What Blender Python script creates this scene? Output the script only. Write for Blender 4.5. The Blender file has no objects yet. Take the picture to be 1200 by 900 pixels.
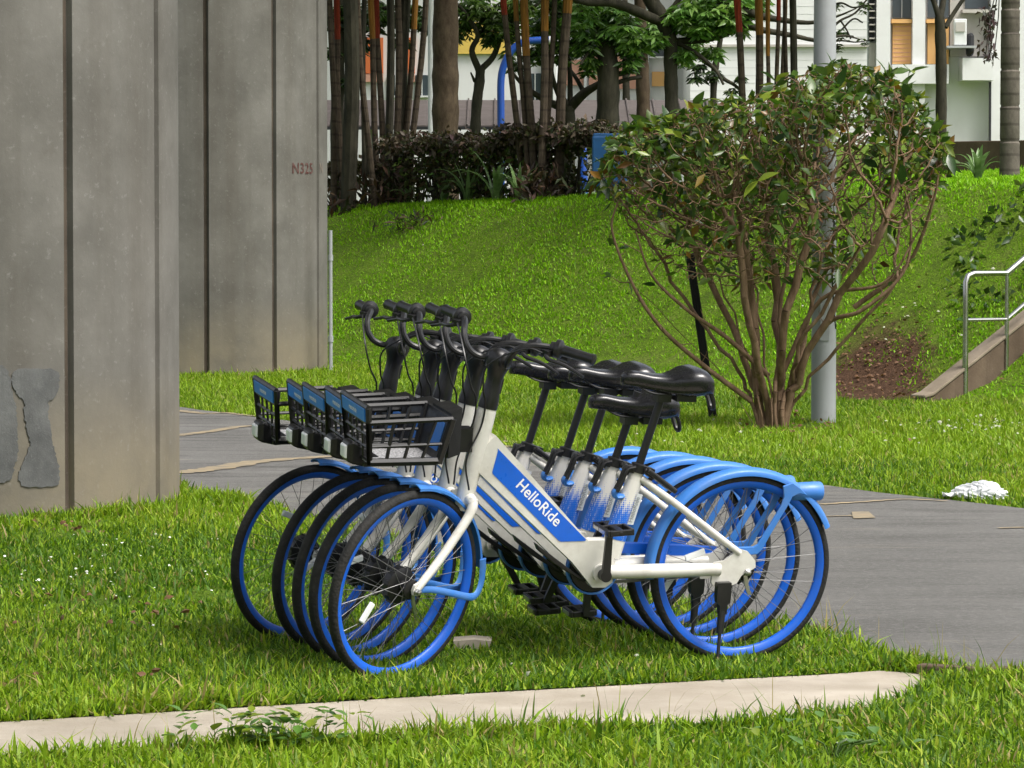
import bpy, math, random
import numpy as np
from math import sin, cos, pi, radians, sqrt, atan, atan2
from mathutils import Matrix, Vector

random.seed(7)
rng = np.random.default_rng(7)
scene = bpy.context.scene
col = scene.collection

# ------------------------------------------------------------------ camera
FPX, CAM_H, HORIZON = 4400.0, 1.525, 255.0        # focal length in photo pixels (1200 wide), eye height, horizon row
PITCH = atan((450 - HORIZON) / FPX)
cam_data = bpy.data.cameras.new("camera")
cam_data.sensor_width = 36.0
cam_data.lens = FPX / 1200.0 * 36.0
cam_data.clip_start = 0.1
cam_data.clip_end = 2000
cam = bpy.data.objects.new("camera", cam_data)
cam.location = (0, 0, CAM_H)
cam.rotation_euler = (pi / 2 - PITCH, 0, 0)
col.objects.link(cam)
scene.camera = cam

# ------------------------------------------------------------------ sky, sun, exposure
SUN_EL, SUN_AZ = radians(58), radians(38)          # azimuth measured from +X (right) towards -Y (behind the camera)
world = bpy.data.worlds.new("World")
scene.world = world
world.use_nodes = True
wn = world.node_tree
wn.nodes.clear()
w_out = wn.nodes.new("ShaderNodeOutputWorld")
w_bg = wn.nodes.new("ShaderNodeBackground")
w_hs = wn.nodes.new("ShaderNodeHueSaturation")
w_sky = wn.nodes.new("ShaderNodeTexSky")
w_sky.sky_type = 'NISHITA'
w_sky.sun_disc = False
w_sky.sun_elevation = SUN_EL
w_sky.sun_rotation = pi / 2 + SUN_AZ
w_sky.air_density = 1.0
w_sky.dust_density = 6.0
w_sky.ozone_density = 1.0
w_hs.inputs["Saturation"].default_value = 0.35
w_bg.inputs["Strength"].default_value = 0.125
wn.links.new(w_sky.outputs[0], w_hs.inputs["Color"])
wn.links.new(w_hs.outputs[0], w_bg.inputs["Color"])
wn.links.new(w_bg.outputs[0], w_out.inputs["Surface"])
sun_data = bpy.data.lights.new("sun", 'SUN')
sun_data.energy = 1.5
sun_data.angle = radians(22)
sun_data.color = (1.0, 0.95, 0.88)
sun = bpy.data.objects.new("sun", sun_data)
sdir = Vector((cos(SUN_AZ) * cos(SUN_EL), -sin(SUN_AZ) * cos(SUN_EL), sin(SUN_EL)))
sun.rotation_euler = sdir.to_track_quat('Z', 'Y').to_euler()
sun.location = (0, 0, 30)
col.objects.link(sun)
scene.view_settings.view_transform = 'Standard'
scene.view_settings.look = 'None'
scene.view_settings.gamma = 1.0
scene.view_settings.exposure = 1.0
scene.view_settings.use_curve_mapping = False
scene.cycles.use_denoising = True
scene.cycles.max_bounces = 8
scene.cycles.transparent_max_bounces = 8

# ------------------------------------------------------------------ pixel -> place
_fw = np.array([0, cos(PITCH), -sin(PITCH)]); _up = np.array([0, sin(PITCH), cos(PITCH)]); _rt = np.array([1.0, 0, 0])
_C = np.array([0, 0, CAM_H])
def ray(px, py): return _fw + _rt * (px - 600) / FPX + _up * (450 - py) / FPX
def ground(px, py, z=0.0):
    r = ray(px, py); return _C + r * ((z - CAM_H) / r[2])
def at(px, py, d):
    r = ray(px, py); return _C + r * (d / r[1])

# ------------------------------------------------------------------ terrain
def sstep(t):
    t = np.clip(t, 0, 1); return t * t * (3 - 2 * t)
def gz(x, y):
    """ground height: flat, then a grass bank, then a gently rising plateau"""
    x = np.asarray(x, float); y = np.asarray(y, float)
    yb = 35.6 - 1.35 * np.clip(x, -6, 6.5)
    t = (y - yb) / 6.0
    tc = np.clip(t, 0, 1)
    prof = np.where(tc < .2, tc * tc * 2.2, np.where(tc > .85, 1 - (1 - tc) ** 2 * 2.4, .088 + (tc - .2) * (0.946 - .088) / .65))
    top = 1.72 + 0.035 * np.clip(x, -6, 10)
    z = prof * top
    right = sstep((x - 2.0) / 2.5)
    z = z + np.clip((y - yb - 7) / 60, 0, 1) * 1.35 * right
    return z - sstep((y - yb - 8.2) / 5) * 1.2 * (1 - right)
def gz1(x, y): return float(gz(x, y))

def vnoise(x, y, s, seed=0):
    """cheap smooth 2-D noise in 0..1"""
    r = np.random.default_rng(seed)
    out = 0
    for k in range(6):
        a = r.uniform(0, 2 * pi); f = s * r.uniform(.6, 1.7); ph = r.uniform(0, 6.28)
        out = out + np.sin((x * cos(a) + y * sin(a)) * f + ph + 1.3 * np.sin((x * -sin(a) + y * cos(a)) * f * .7 + ph * 2))
    return np.clip(out / 6 * .8 + .5, 0, 1)

# ------------------------------------------------------------------ mesh builder
class MB:
    def __init__(s): s.v = []; s.f = []
    def add(s, v, f):
        o = len(s.v); s.v += [tuple(map(float, p)) for p in v]; s.f += [tuple(i + o for i in q) for q in f]; return s
    def box(s, c, size, R=None):
        h = np.array(size) / 2
        p = np.array([[x, y, z] for x in (-1, 1) for y in (-1, 1) for z in (-1, 1)]) * h
        if R is not None: p = p @ np.array(R).T
        return s.add(p + np.array(c), [(0, 1, 3, 2), (4, 6, 7, 5), (0, 4, 5, 1), (2, 3, 7, 6), (0, 2, 6, 4), (1, 5, 7, 3)])
    def bounds(s, a, b):
        a = np.array(a, float); b = np.array(b, float); return s.box((a + b) / 2, b - a)
    def loft(s, rings, cap=True, close=False):
        n = len(rings[0]); m = len(rings); v = [p for r in rings for p in r]; f = []
        for i in range(m if close else m - 1):
            a = i * n; b = ((i + 1) % m) * n
            for j in range(n): f.append((a + j, a + (j + 1) % n, b + (j + 1) % n, b + j))
        if cap and not close: f += [tuple(range(n - 1, -1, -1)), tuple((m - 1) * n + j for j in range(n))]
        return s.add(v, f)
    def tube(s, path, r, n=8, cap=True, flat=1.0):
        P = np.array(path, float); m = len(P)
        rr = np.full(m, r) if np.isscalar(r) else np.array(r, float)
        T = np.gradient(P, axis=0); T /= np.linalg.norm(T, axis=1)[:, None] + 1e-12
        u = np.cross(T[0], (0, 0, 1.0))
        if np.linalg.norm(u) < .1: u = np.cross(T[0], (0, 1.0, 0))
        u /= np.linalg.norm(u); rings = []
        for i in range(m):
            u = u - T[i] * (u @ T[i]); u /= np.linalg.norm(u) + 1e-12
            w = np.cross(T[i], u)
            rings.append([P[i] + rr[i] * (u * cos(2 * pi * k / n) * flat + w * sin(2 * pi * k / n)) for k in range(n)])
        return s.loft(rings, cap)
    def prism(s, outline, y0, y1):
        n = len(outline)
        v = [(x, y0, z) for x, z in outline] + [(x, y1, z) for x, z in outline]
        f = [tuple(range(n)), tuple(range(2 * n - 1, n - 1, -1))] + [(j, j + n, (j + 1) % n + n, (j + 1) % n) for j in range(n)]
        return s.add(v, f)
    def lathe(s, prof, M=None, n=24):
        """profile (radius, height) around local Z, then placed by the 4x4 matrix M"""
        rings = []
        for r, z in prof:
            rings.append([(max(r, 1e-4) * cos(2 * pi * k / n), max(r, 1e-4) * sin(2 * pi * k / n), z) for k in range(n)])
        if M is not None: rings = [[tuple(M @ Vector(p)) for p in r] for r in rings]
        return s.loft(rings, True)
    def ring(s, prof, n=56, a0=0.0, a1=None, c=(0, 0, 0)):
        """closed profile of (radius, y) swept round the Y axis (X-Z plane)"""
        full = a1 is None; m = n if full else n + 1; rings = []
        for i in range(m):
            a = 2 * pi * i / n if full else a0 + (a1 - a0) * i / n
            rings.append([(c[0] + r * cos(a), c[1] + y, c[2] + r * sin(a)) for r, y in prof])
        return s.loft(rings, True, full)
    def mesh(s, name, smooth=True, angle=35):
        me = bpy.data.meshes.new(name); me.from_pydata(s.v, [], s.f); me.validate(); me.update()
        import bmesh
        bm = bmesh.new(); bm.from_mesh(me); bmesh.ops.recalc_face_normals(bm, faces=bm.faces); bm.to_mesh(me); bm.free()
        if smooth:
            me.polygons.foreach_set("use_smooth", [True] * len(me.polygons)); me.set_sharp_from_angle(angle=radians(angle))
        return me

def fast_mesh(name, V, tris_or_quads, colors=None, smooth=False):
    """numpy arrays -> mesh; faces all of the same size"""
    F = np.asarray(tris_or_quads, dtype=np.int32); k = F.shape[1]
    me = bpy.data.meshes.new(name)
    me.vertices.add(len(V)); me.vertices.foreach_set("co", np.asarray(V, dtype=np.float32).ravel())
    me.loops.add(F.size); me.loops.foreach_set("vertex_index", F.ravel())
    me.polygons.add(len(F)); me.polygons.foreach_set("loop_start", np.arange(0, F.size, k, dtype=np.int32))
    me.update(calc_edges=True)
    if smooth: me.polygons.foreach_set("use_smooth", np.ones(len(F), dtype=bool))
    if colors is not None:
        at_ = me.color_attributes.new("tint", 'FLOAT_COLOR', 'POINT')
        c = np.ones((len(V), 4), dtype=np.float32); c[:, :3] = colors
        at_.data.foreach_set("color", c.ravel())
    return me

def catmull(pts, k=6):
    P = [np.array(p, float) for p in pts]; P = [2 * P[0] - P[1]] + P + [2 * P[-1] - P[-2]]; out = []
    for i in range(1, len(P) - 2):
        for j in range(k):
            t = j / k
            out.append(.5 * ((2 * P[i]) + (-P[i-1] + P[i+1]) * t + (2*P[i-1] - 5*P[i] + 4*P[i+1] - P[i+2]) * t*t + (-P[i-1] + 3*P[i] - 3*P[i+1] + P[i+2]) * t**3))
    out.append(P[-2]); return np.array(out)

def obj(name, me, mat=None, parent=None, M=None, bevel=0, kind=None):
    o = bpy.data.objects.new(name, me); col.objects.link(o)
    if mat is not None and me is not None and len(me.materials) == 0: me.materials.append(mat)
    if parent is not None: o.parent = parent
    if M is not None: o.matrix_basis = M
    if bevel:
        b = o.modifiers.new("bevel", 'BEVEL'); b.width = bevel; b.segments = 2; b.limit_method = 'ANGLE'; b.angle_limit = radians(40)
    if kind: o["kind"] = kind
    return o
def tag(o, label, cat, group=None):
    o["label"] = label; o["category"] = cat
    if group: o["group"] = group
    return o
def empty(name, loc=(0, 0, 0), label=None, cat=None, group=None, M=None):
    o = bpy.data.objects.new(name, None); o.empty_display_size = .2; col.objects.link(o)
    if M is not None: o.matrix_basis = M
    else: o.location = loc
    if label: tag(o, label, cat, group)
    return o

# ------------------------------------------------------------------ materials
def mat_new(name):
    m = bpy.data.materials.new(name); m.use_nodes = True; nt = m.node_tree
    return m, nt, nt.nodes["Principled BSDF"], nt.nodes["Material Output"]
def N(nt, t, **kw):
    n = nt.nodes.new(t)
    for k, v in kw.items(): setattr(n, k, v)
    return n
def noise(nt, scale, detail=4, rough=.55, vec=None, out="Fac"):
    n = N(nt, "ShaderNodeTexNoise"); n.inputs["Scale"].default_value = scale; n.inputs["Detail"].default_value = detail
    n.inputs["Roughness"].default_value = rough
    if vec is not None: nt.links.new(vec, n.inputs["Vector"])
    return n.outputs[out]
def coords(nt, scale=(1, 1, 1), kind="Object"):
    tc = N(nt, "ShaderNodeTexCoord"); mp = N(nt, "ShaderNodeMapping"); mp.inputs["Scale"].default_value = scale
    nt.links.new(tc.outputs[kind], mp.inputs["Vector"]); return mp.outputs[0]
def ramp(nt, fac, stops):
    r = N(nt, "ShaderNodeValToRGB"); e = r.color_ramp.elements
    while len(e) < len(stops): e.new(.5)
    for i, (p, c) in enumerate(stops): e[i].position = p; e[i].color = (*c, 1) if len(c) == 3 else c
    nt.links.new(fac, r.inputs[0]); return r.outputs[0]
def mixc(nt, a, b, fac, mode='MIX'):
    m = N(nt, "ShaderNodeMix", data_type='RGBA', blend_type=mode)
    for sock, v in ((m.inputs[6], a), (m.inputs[7], b), (m.inputs[0], fac)):
        if hasattr(v, "links"): nt.links.new(v, sock)
        elif isinstance(v, (int, float)): sock.default_value = v
        else: sock.default_value = (*v, 1)
    return m.outputs[2]
def bump(nt, bsdf, h, strength=.3, dist=.01):
    b = N(nt, "ShaderNodeBump"); b.inputs["Strength"].default_value = strength; b.inputs["Distance"].default_value = dist
    nt.links.new(h, b.inputs["Height"]); nt.links.new(b.outputs[0], bsdf.inputs["Normal"])

def paint(name, c, rough=.35, spec=.5, dirt=(.25, .22, .17), dirt_amt=.16, coat=0, metal=0, scale=14):
    """paint or plastic with faint grime and uneven gloss"""
    m, nt, b, o = mat_new(name)
    v = coords(nt)
    n1 = noise(nt, scale, 6, .65, v)
    fac = ramp(nt, n1, [(.45, (0, 0, 0)), (.8, (dirt_amt,) * 3)])
    nt.links.new(mixc(nt, c, dirt, fac), b.inputs["Base Color"])
    n2 = noise(nt, scale * 2.5, 3, .6, v)
    rr = ramp(nt, n2, [(.3, (rough * .8,) * 3), (.8, (min(1, rough * 1.35),) * 3)])
    nt.links.new(rr, b.inputs["Roughness"])
    b.inputs["Specular IOR Level"].default_value = spec; b.inputs["Metallic"].default_value = metal
    b.inputs["Coat Weight"].default_value = coat
    return m

M_ = {}
M_["white"] = paint("white_paint", (.66, .65, .60), .34, .5, (.20, .165, .11), .42, scale=11)
M_["blue"] = paint("royal_blue", (.006, .115, .62), .32, .5, (.05, .08, .15), .25)
M_["plate"] = paint("plate_blue", (.03, .22, .70), .35, .5, (.2, .25, .3), .2)
M_["rim"] = paint("rim_blue", (.007, .110, .60), .36, .45, (.10, .10, .10), .25)
M_["fender"] = paint("fender_blue", (.040, .185, .56), .42, .5, (.22, .24, .25), .30, scale=10)
M_["black"] = paint("black_plastic", (.008, .008, .009), .36, .5, (.05, .045, .04), .2)
M_["saddle"] = paint("saddle_vinyl", (.010, .010, .012), .24, .55, (.03, .03, .03), .08, scale=25)
M_["metal"] = paint("brushed_metal", (.55, .55, .54), .32, .5, (.2, .17, .13), .3, metal=1)
M_["spoke"] = paint("spoke_steel", (.22, .22, .22), .6, .5, (.12, .1, .08), .4, metal=1)
M_["lens"] = paint("clear_lens", (.82, .84, .84), .12, .6, (.4, .4, .4), .1)
M_["letter"] = paint("white_print", (.82, .83, .84), .45, .4, (.5, .5, .5), .05)
M_["greyprint"] = paint("grey_print", (.25, .27, .29), .5, .4, (.2, .2, .2), .05)
M_["label_strip"] = paint("pale_strip", (.55, .58, .60), .4, .4, (.3, .3, .3), .1)
M_["stainless"] = paint("stainless_steel", (.50, .50, .48), .24, .5, (.25, .2, .15), .25, metal=1, scale=6)
M_["galv"] = paint("grey_post_paint", (.33, .345, .36), .5, .4, (.2, .19, .17), .35, scale=5)
M_["white_post"] = paint("white_post_paint", (.62, .64, .64), .5, .4, (.3, .29, .27), .3, scale=5)
M_["bluepipe"] = paint("blue_pipe_paint", (.012, .07, .36), .4, .5, (.05, .06, .1), .25, scale=5)
M_["bluebin"] = paint("blue_bin_plastic", (.008, .10, .30), .45, .5, (.05, .08, .1), .25, scale=6)
M_["wall_white"] = paint("building_white", (.62, .63, .63), .8, .2, (.35, .34, .31), .25, scale=1.2)
M_["wall_grey"] = paint("building_grey", (.42, .40, .37), .85, .2, (.15, .12, .1), .5, scale=.9)
M_["wall_joint"] = paint("wall_joint", (.50, .51, .51), .8, .2, (.35, .34, .31), .25, scale=1.2)
M_["orange_panel"] = paint("orange_tile", (.62, .36, .14), .7, .2, (.4, .3, .2), .25, scale=2)
M_["yellow_panel"] = paint("yellow_tile", (.60, .43, .10), .7, .2, (.4, .3, .1), .25, scale=2)
M_["red_panel"] = paint("red_orange_panel", (.62, .16, .05), .6, .3, (.3, .1, .1), .2, scale=2)
M_["pink_panel"] = paint("salmon_panel", (.55, .30, .22), .7, .2, (.3, .2, .2), .2, scale=2)
M_["glass"] = paint("window_glass", (.05, .065, .075), .08, .7, (.1, .1, .1), .1, scale=1)
M_["dark"] = paint("dark_opening", (.03, .032, .035), .7, .2, (.06, .05, .05), .2, scale=2)
M_["roof"] = paint("brown_roof", (.10, .085, .08), .75, .3, (.05, .045, .04), .5, scale=1.5)
M_["rock"] = paint("grey_stone", (.30, .28, .25), .9, .2, (.12, .1, .07), .5, scale=12)

def tyre_mat():
    m, nt, b, o = mat_new("tyre_rubber")
    v = coords(nt)
    n = noise(nt, 30, 5, .6, v)
    nt.links.new(ramp(nt, n, [(.35, (.005, .005, .005)), (.75, (.018, .017, .015))]), b.inputs["Base Color"])
    b.inputs["Roughness"].default_value = .8
    vo = N(nt, "ShaderNodeTexVoronoi"); vo.inputs["Scale"].default_value = 95; nt.links.new(v, vo.inputs["Vector"])
    bump(nt, b, vo.outputs["Distance"], .5, .004)
    return m
M_["tyre"] = tyre_mat()

def concrete(name, a, b_, stain, sc=1.0, streak=True, moss=False):
    m, nt, b, o = mat_new(name)
    v = coords(nt)
    n1 = noise(nt, 1.3 * sc, 8, .62, v)
    base = ramp(nt, n1, [(.36, a), (.64, b_)])
    vs = coords(nt, (2.6 * sc, 2.6 * sc, .16 * sc))
    n2 = noise(nt, 1.6, 7, .6, vs)
    if streak: base = mixc(nt, base, stain, ramp(nt, n2, [(.46, (0, 0, 0)), (.70, (.42,) * 3)]))
    n5 = noise(nt, .55 * sc, 5, .6, v)
    base = mixc(nt, base, tuple(.55 * q for q in stain), ramp(nt, n5, [(.44, (0, 0, 0)), (.62, (.38,) * 3)]))
    n3 = noise(nt, 26 * sc, 6, .7, v)
    base = mixc(nt, base, (.9, .9, .88), ramp(nt, n3, [(.58, (0, 0, 0)), (.85, (.16,) * 3)]))
    n4 = noise(nt, 9 * sc, 5, .7, v)
    base = mixc(nt, base, (.10, .085, .07), ramp(nt, n4, [(.6, (0, 0, 0)), (.78, (.35,) * 3)]))
    vo = N(nt, "ShaderNodeTexVoronoi"); vo.inputs["Scale"].default_value = 11 * sc; nt.links.new(v, vo.inputs["Vector"])
    pit = ramp(nt, vo.outputs["Distance"], [(.0, (1, 1, 1)), (.055, (0, 0, 0))])
    base = mixc(nt, base, (.09, .08, .07), mixc(nt, pit, (0, 0, 0), .45))
    if moss:
        tc = N(nt, "ShaderNodeTexCoord"); sx = N(nt, "ShaderNodeSeparateXYZ"); nt.links.new(tc.outputs["Object"], sx.inputs[0])
        mr = N(nt, "ShaderNodeMapRange"); mr.inputs[1].default_value = .75; mr.inputs[2].default_value = .0
        nt.links.new(sx.outputs[2], mr.inputs[0])
        mm = N(nt, "ShaderNodeMath", operation='MULTIPLY'); nt.links.new(mr.outputs[0], mm.inputs[0]); nt.links.new(ramp(nt, n1, [(.35, (.15,) * 3), (.65, (.8,) * 3)]), mm.inputs[1])
        base = mixc(nt, base, (.24, .20, .13), mm.outputs[0])
    nt.links.new(base, b.inputs["Base Color"])
    b.inputs["Roughness"].default_value = .88; b.inputs["Specular IOR Level"].default_value = .25
    hh = mixc(nt, n3, n4, .5)
    bump(nt, b, hh, .35, .012)
    return m
M_["pillar"] = concrete("pillar_concrete", (.130, .125, .112), (.200, .192, .174), (.088, .076, .060), moss=True)
M_["kerb"] = concrete("strip_concrete", (.33, .29, .23), (.43, .385, .32), (.36, .31, .24), 2.0, streak=False)
M_["wallconc"] = concrete("stair_concrete", (.095, .066, .045), (.145, .106, .075), (.06, .042, .03), 2.0)
M_["walltop"] = concrete("stair_cap_concrete", (.20, .165, .12), (.27, .225, .175), (.14, .11, .08), 2.0)
M_["repair"] = concrete("repair_mortar", (.090, .093, .094), (.165, .168, .166), (.07, .07, .07), 3.5)
M_["groove"] = concrete("groove_concrete", (.065, .052, .040), (.115, .092, .070), (.045, .036, .028), 2)

def asphalt():
    m, nt, b, o = mat_new("asphalt")
    v = coords(nt)
    n1 = noise(nt, .9, 6, .6, v)
    base = ramp(nt, n1, [(.3, (.108, .106, .098)), (.7, (.168, .165, .154))])
    # fine lengthwise wear, square to the path
    mp = N(nt, "ShaderNodeMapping"); mp.inputs["Rotation"].default_value = (0, 0, radians(4)); mp.inputs["Scale"].default_value = (.5, 3.2, 1)
    tc = N(nt, "ShaderNodeTexCoord"); nt.links.new(tc.outputs["Object"], mp.inputs["Vector"])
    n2 = noise(nt, 1.5, 7, .68, mp.outputs[0])
    sp = N(nt, "ShaderNodeSeparateXYZ"); nt.links.new(tc.outputs["Object"], sp.inputs[0])
    old = N(nt, "ShaderNodeMapRange"); old.inputs[1].default_value = 17; old.inputs[2].default_value = 21; old.inputs[3].default_value = .22; old.inputs[4].default_value = .6; nt.links.new(sp.outputs[1], old.inputs[0])
    base = mixc(nt, base, (.035, .031, .028), mixc(nt, (0, 0, 0), ramp(nt, n2, [(.50, (0, 0, 0)), (.60, (.9,) * 3)]), old.outputs[0]))
    base = mixc(nt, base, (.42, .36, .27), mixc(nt, (0, 0, 0), ramp(nt, n2, [(.30, (.75,) * 3), (.42, (0, 0, 0))]), old.outputs[0]))
    n3 = noise(nt, 38, 8, .9, v)
    base = mixc(nt, base, (.36, .35, .34), ramp(nt, n3, [(.52, (0, 0, 0)), (.70, (.7,) * 3)]))
    base = mixc(nt, base, (.03, .03, .03), ramp(nt, n3, [(.28, (.6,) * 3), (.46, (0, 0, 0))]))
    nt.links.new(base, b.inputs["Base Color"]); b.inputs["Roughness"].default_value = .9
    bump(nt, b, n3, .9, .012)
    return m
M_["asphalt"] = asphalt()
def faded_yellow():
    m, nt, b, o = mat_new("faded_yellow_paint")
    v = coords(nt, (1, 5, 1))
    n = noise(nt, 7, 6, .7, v)
    nt.links.new(ramp(nt, n, [(.40, (.13, .12, .105)), (.58, (.33, .26, .15)), (.8, (.42, .33, .2))]), b.inputs["Base Color"])
    b.inputs["Roughness"].default_value = .85
    return m
M_["yellow"] = faded_yellow()

def soil():
    m, nt, b, o = mat_new("lawn_soil")
    v = coords(nt)
    n = noise(nt, 3.2, 8, .65, v)
    base = ramp(nt, n, [(.3, (.07, .12, .012)), (.5, (.115, .20, .013)), (.68, (.125, .17, .03))])
    n2 = noise(nt, 38, 6, .7, v)
    base = mixc(nt, base, (.02, .02, .01), ramp(nt, n2, [(.4, (.55,) * 3), (.6, (0, 0, 0))]))
    # bare red earth on the bank beside the stair
    dist = N(nt, "ShaderNodeVectorMath", operation='DISTANCE')
    g = N(nt, "ShaderNodeTexCoord"); mp = N(nt, "ShaderNodeMapping"); mp.inputs["Scale"].default_value = (1, .45, 0)
    nt.links.new(g.outputs["Object"], mp.inputs["Vector"]); nt.links.new(mp.outputs[0], dist.inputs[0])
    dist.inputs[1].default_value = (3.12, 32.3 * .45, 0)
    ad = N(nt, "ShaderNodeMath", operation='MULTIPLY_ADD'); nt.links.new(n, ad.inputs[0]); ad.inputs[1].default_value = .7; nt.links.new(dist.outputs["Value"], ad.inputs[2])
    mask = ramp(nt, ad.outputs[0], [(.72, (1, 1, 1)), (.95, (0, 0, 0))])
    red = ramp(nt, n2, [(.3, (.025, .014, .009)), (.55, (.080, .045, .027)), (.8, (.16, .105, .07))])
    base = mixc(nt, base, red, mask)
    nt.links.new(base, b.inputs["Base Color"]); b.inputs["Roughness"].default_value = .95; b.inputs["Specular IOR Level"].default_value = .1
    bump(nt, b, n2, .8, .03)
    return m
M_["soil"] = soil()

def leafy(name, trans=.35, rough=.45, gloss=.35, gain=(1, 1, 1)):
    """leaf or blade: its own colour comes from the per-leaf tint"""
    m, nt, b, o = mat_new(name)
    a = N(nt, "ShaderNodeVertexColor"); a.layer_name = "tint"
    c = mixc(nt, a.outputs[0], gain, 1.0, 'MULTIPLY')
    nt.links.new(c, b.inputs["Base Color"]); b.inputs["Roughness"].default_value = rough; b.inputs["Specular IOR Level"].default_value = gloss
    tr = N(nt, "ShaderNodeBsdfTranslucent"); nt.links.new(mixc(nt, c, (1.0, 1.15, .5), .9, 'MULTIPLY'), tr.inputs[0])
    mx = N(nt, "ShaderNodeMixShader"); mx.inputs[0].default_value = trans
    nt.links.new(b.outputs[0], mx.inputs[1]); nt.links.new(tr.outputs[0], mx.inputs[2]); nt.links.new(mx.outputs[0], o.inputs["Surface"])
    return m
M_["grass"] = leafy("grass_blade", .38, .5, .25)
M_["leaf"] = leafy("leaf", .28, .32, .5)
M_["hedge"] = leafy("hedge_leaf", .2, .55, .3)
def leaf_plain(name, c, c2):
    m, nt, b, o = mat_new(name)
    v = coords(nt); n = noise(nt, 20, 4, .6, v)
    cc = ramp(nt, n, [(.35, c), (.7, c2)])
    nt.links.new(cc, b.inputs["Base Color"]); b.inputs["Roughness"].default_value = .3
    tr = N(nt, "ShaderNodeBsdfTranslucent"); nt.links.new(cc, tr.inputs[0])
    mx = N(nt, "ShaderNodeMixShader"); mx.inputs[0].default_value = .3
    nt.links.new(b.outputs[0], mx.inputs[1]); nt.links.new(tr.outputs[0], mx.inputs[2]); nt.links.new(mx.outputs[0], o.inputs["Surface"])
    return m
M_["leaf_g1"] = leaf_plain("leaf_mid_green", (.055, .115, .018), (.09, .16, .028))
M_["leaf_g2"] = leaf_plain("leaf_dark_green", (.020, .055, .014), (.042, .09, .020))
M_["leaf_y"] = leaf_plain("leaf_lime", (.16, .23, .025), (.22, .28, .03))
M_["leaf_w"] = leaf_plain("weed_green", (.08, .18, .03), (.12, .24, .04))
M_["leaf_o"] = leaf_plain("leaf_dry_orange", (.30, .14, .02), (.2, .08, .02))
M_["lily"] = leaf_plain("strap_leaf", (.12, .22, .07), (.22, .33, .13))

def bark(name, a, b_, vertical=.25, sc=6.0, rings=False):
    m, nt, b, o = mat_new(name)
    v = coords(nt, (sc, sc, sc * vertical))
    n = noise(nt, 2.2, 8, .68, v)
    base = ramp(nt, n, [(.32, a), (.68, b_)])
    if rings:
        w = N(nt, "ShaderNodeTexWave", wave_type='BANDS', bands_direction='Z'); w.inputs["Scale"].default_value = 2.1; w.inputs["Distortion"].default_value = .6
        tc = N(nt, "ShaderNodeTexCoord"); nt.links.new(tc.outputs["Object"], w.inputs["Vector"])
        base = mixc(nt, base, tuple(x * .45 for x in a), ramp(nt, w.outputs["Fac"], [(.88, (0, 0, 0)), (.97, (.5,) * 3)]))
    nt.links.new(base, b.inputs["Base Color"]); b.inputs["Roughness"].default_value = .85; b.inputs["Specular IOR Level"].default_value = .2
    bump(nt, b, n, .6, .02)
    return m
M_["bark_shrub"] = bark("shrub_bark", (.095, .058, .034), (.27, .18, .115), .2, 9)
M_["bark_dark"] = bark("dark_bark", (.015, .015, .010), (.055, .050, .034), .3, 5)  # tone lowered: shade of the tree canopies is put into the colour
M_["bark_brown"] = bark("brown_bark", (.035, .023, .014), (.095, .070, .045), .5, 5)  # also darkened to carry the shade under the crowns
M_["bark_grey"] = bark("grey_palm_bark", (.085, .074, .060), (.16, .142, .118), .6, 5, rings=True)
M_["palm_stem"] = bark("palm_cane", (.030, .022, .015), (.085, .066, .045), .3, 9, rings=True)  # cane colour lowered too, with the canopy shade in it
M_["crownshaft_o"] = bark("orange_crownshaft", (.09, .045, .012), (.27, .125, .018), .06, 14)
M_["crownshaft_r"] = bark("red_crownshaft", (.07, .014, .008), (.26, .035, .012), .06, 14)
M_["wood_black"] = bark("black_stake", (.006, .006, .007), (.02, .02, .02), .15, 6)
def plastic_bag():
    m, nt, b, o = mat_new("thin_white_plastic")
    b.inputs["Base Color"].default_value = (.80, .82, .84, 1); b.inputs["Roughness"].default_value = .3
    tr = N(nt, "ShaderNodeBsdfTranslucent"); tr.inputs[0].default_value = (.8, .82, .84, 1)
    mx = N(nt, "ShaderNodeMixShader"); mx.inputs[0].default_value = .3
    nt.links.new(b.outputs[0], mx.inputs[1]); nt.links.new(tr.outputs[0], mx.inputs[2]); nt.links.new(mx.outputs[0], o.inputs["Surface"])
    return m
M_["bag"] = plastic_bag()
def decal_fade():
    """printed fade on the seat tube: solid blue below, dots thinning out to white above"""
    m, nt, b, o = mat_new("seat_tube_print")
    tc = N(nt, "ShaderNodeTexCoord"); sx = N(nt, "ShaderNodeSeparateXYZ"); nt.links.new(tc.outputs["Object"], sx.inputs[0])
    mr = N(nt, "ShaderNodeMapRange"); mr.inputs[1].default_value = .53; mr.inputs[2].default_value = .69; nt.links.new(sx.outputs[2], mr.inputs[0])
    vo = N(nt, "ShaderNodeTexVoronoi"); vo.inputs["Scale"].default_value = 150; vo.inputs["Randomness"].default_value = .15; nt.links.new(tc.outputs["Object"], vo.inputs["Vector"])
    ma = N(nt, "ShaderNodeMath", operation='MULTIPLY_ADD'); nt.links.new(vo.outputs["Distance"], ma.inputs[0]); ma.inputs[1].default_value = .8; nt.links.new(mr.outputs[0], ma.inputs[2])
    f = ramp(nt, ma.outputs[0], [(.45, (0, 0, 0)), (.75, (1, 1, 1))])
    nt.links.new(mixc(nt, (.006, .125, .60), (.66, .65, .61), f), b.inputs["Base Color"]); b.inputs["Roughness"].default_value = .35
    return m
M_["fade"] = decal_fade()
def speckle():
    m, nt, b, o = mat_new("basket_floor")
    v = coords(nt); n = noise(nt, 120, 4, .7, v)
    nt.links.new(ramp(nt, n, [(.38, (.05, .05, .05)), (.52, (.30, .30, .31)), (.7, (.55, .55, .56))]), b.inputs["Base Color"]); b.inputs["Roughness"].default_value = .7
    return m
M_["speckle"] = speckle()

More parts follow.
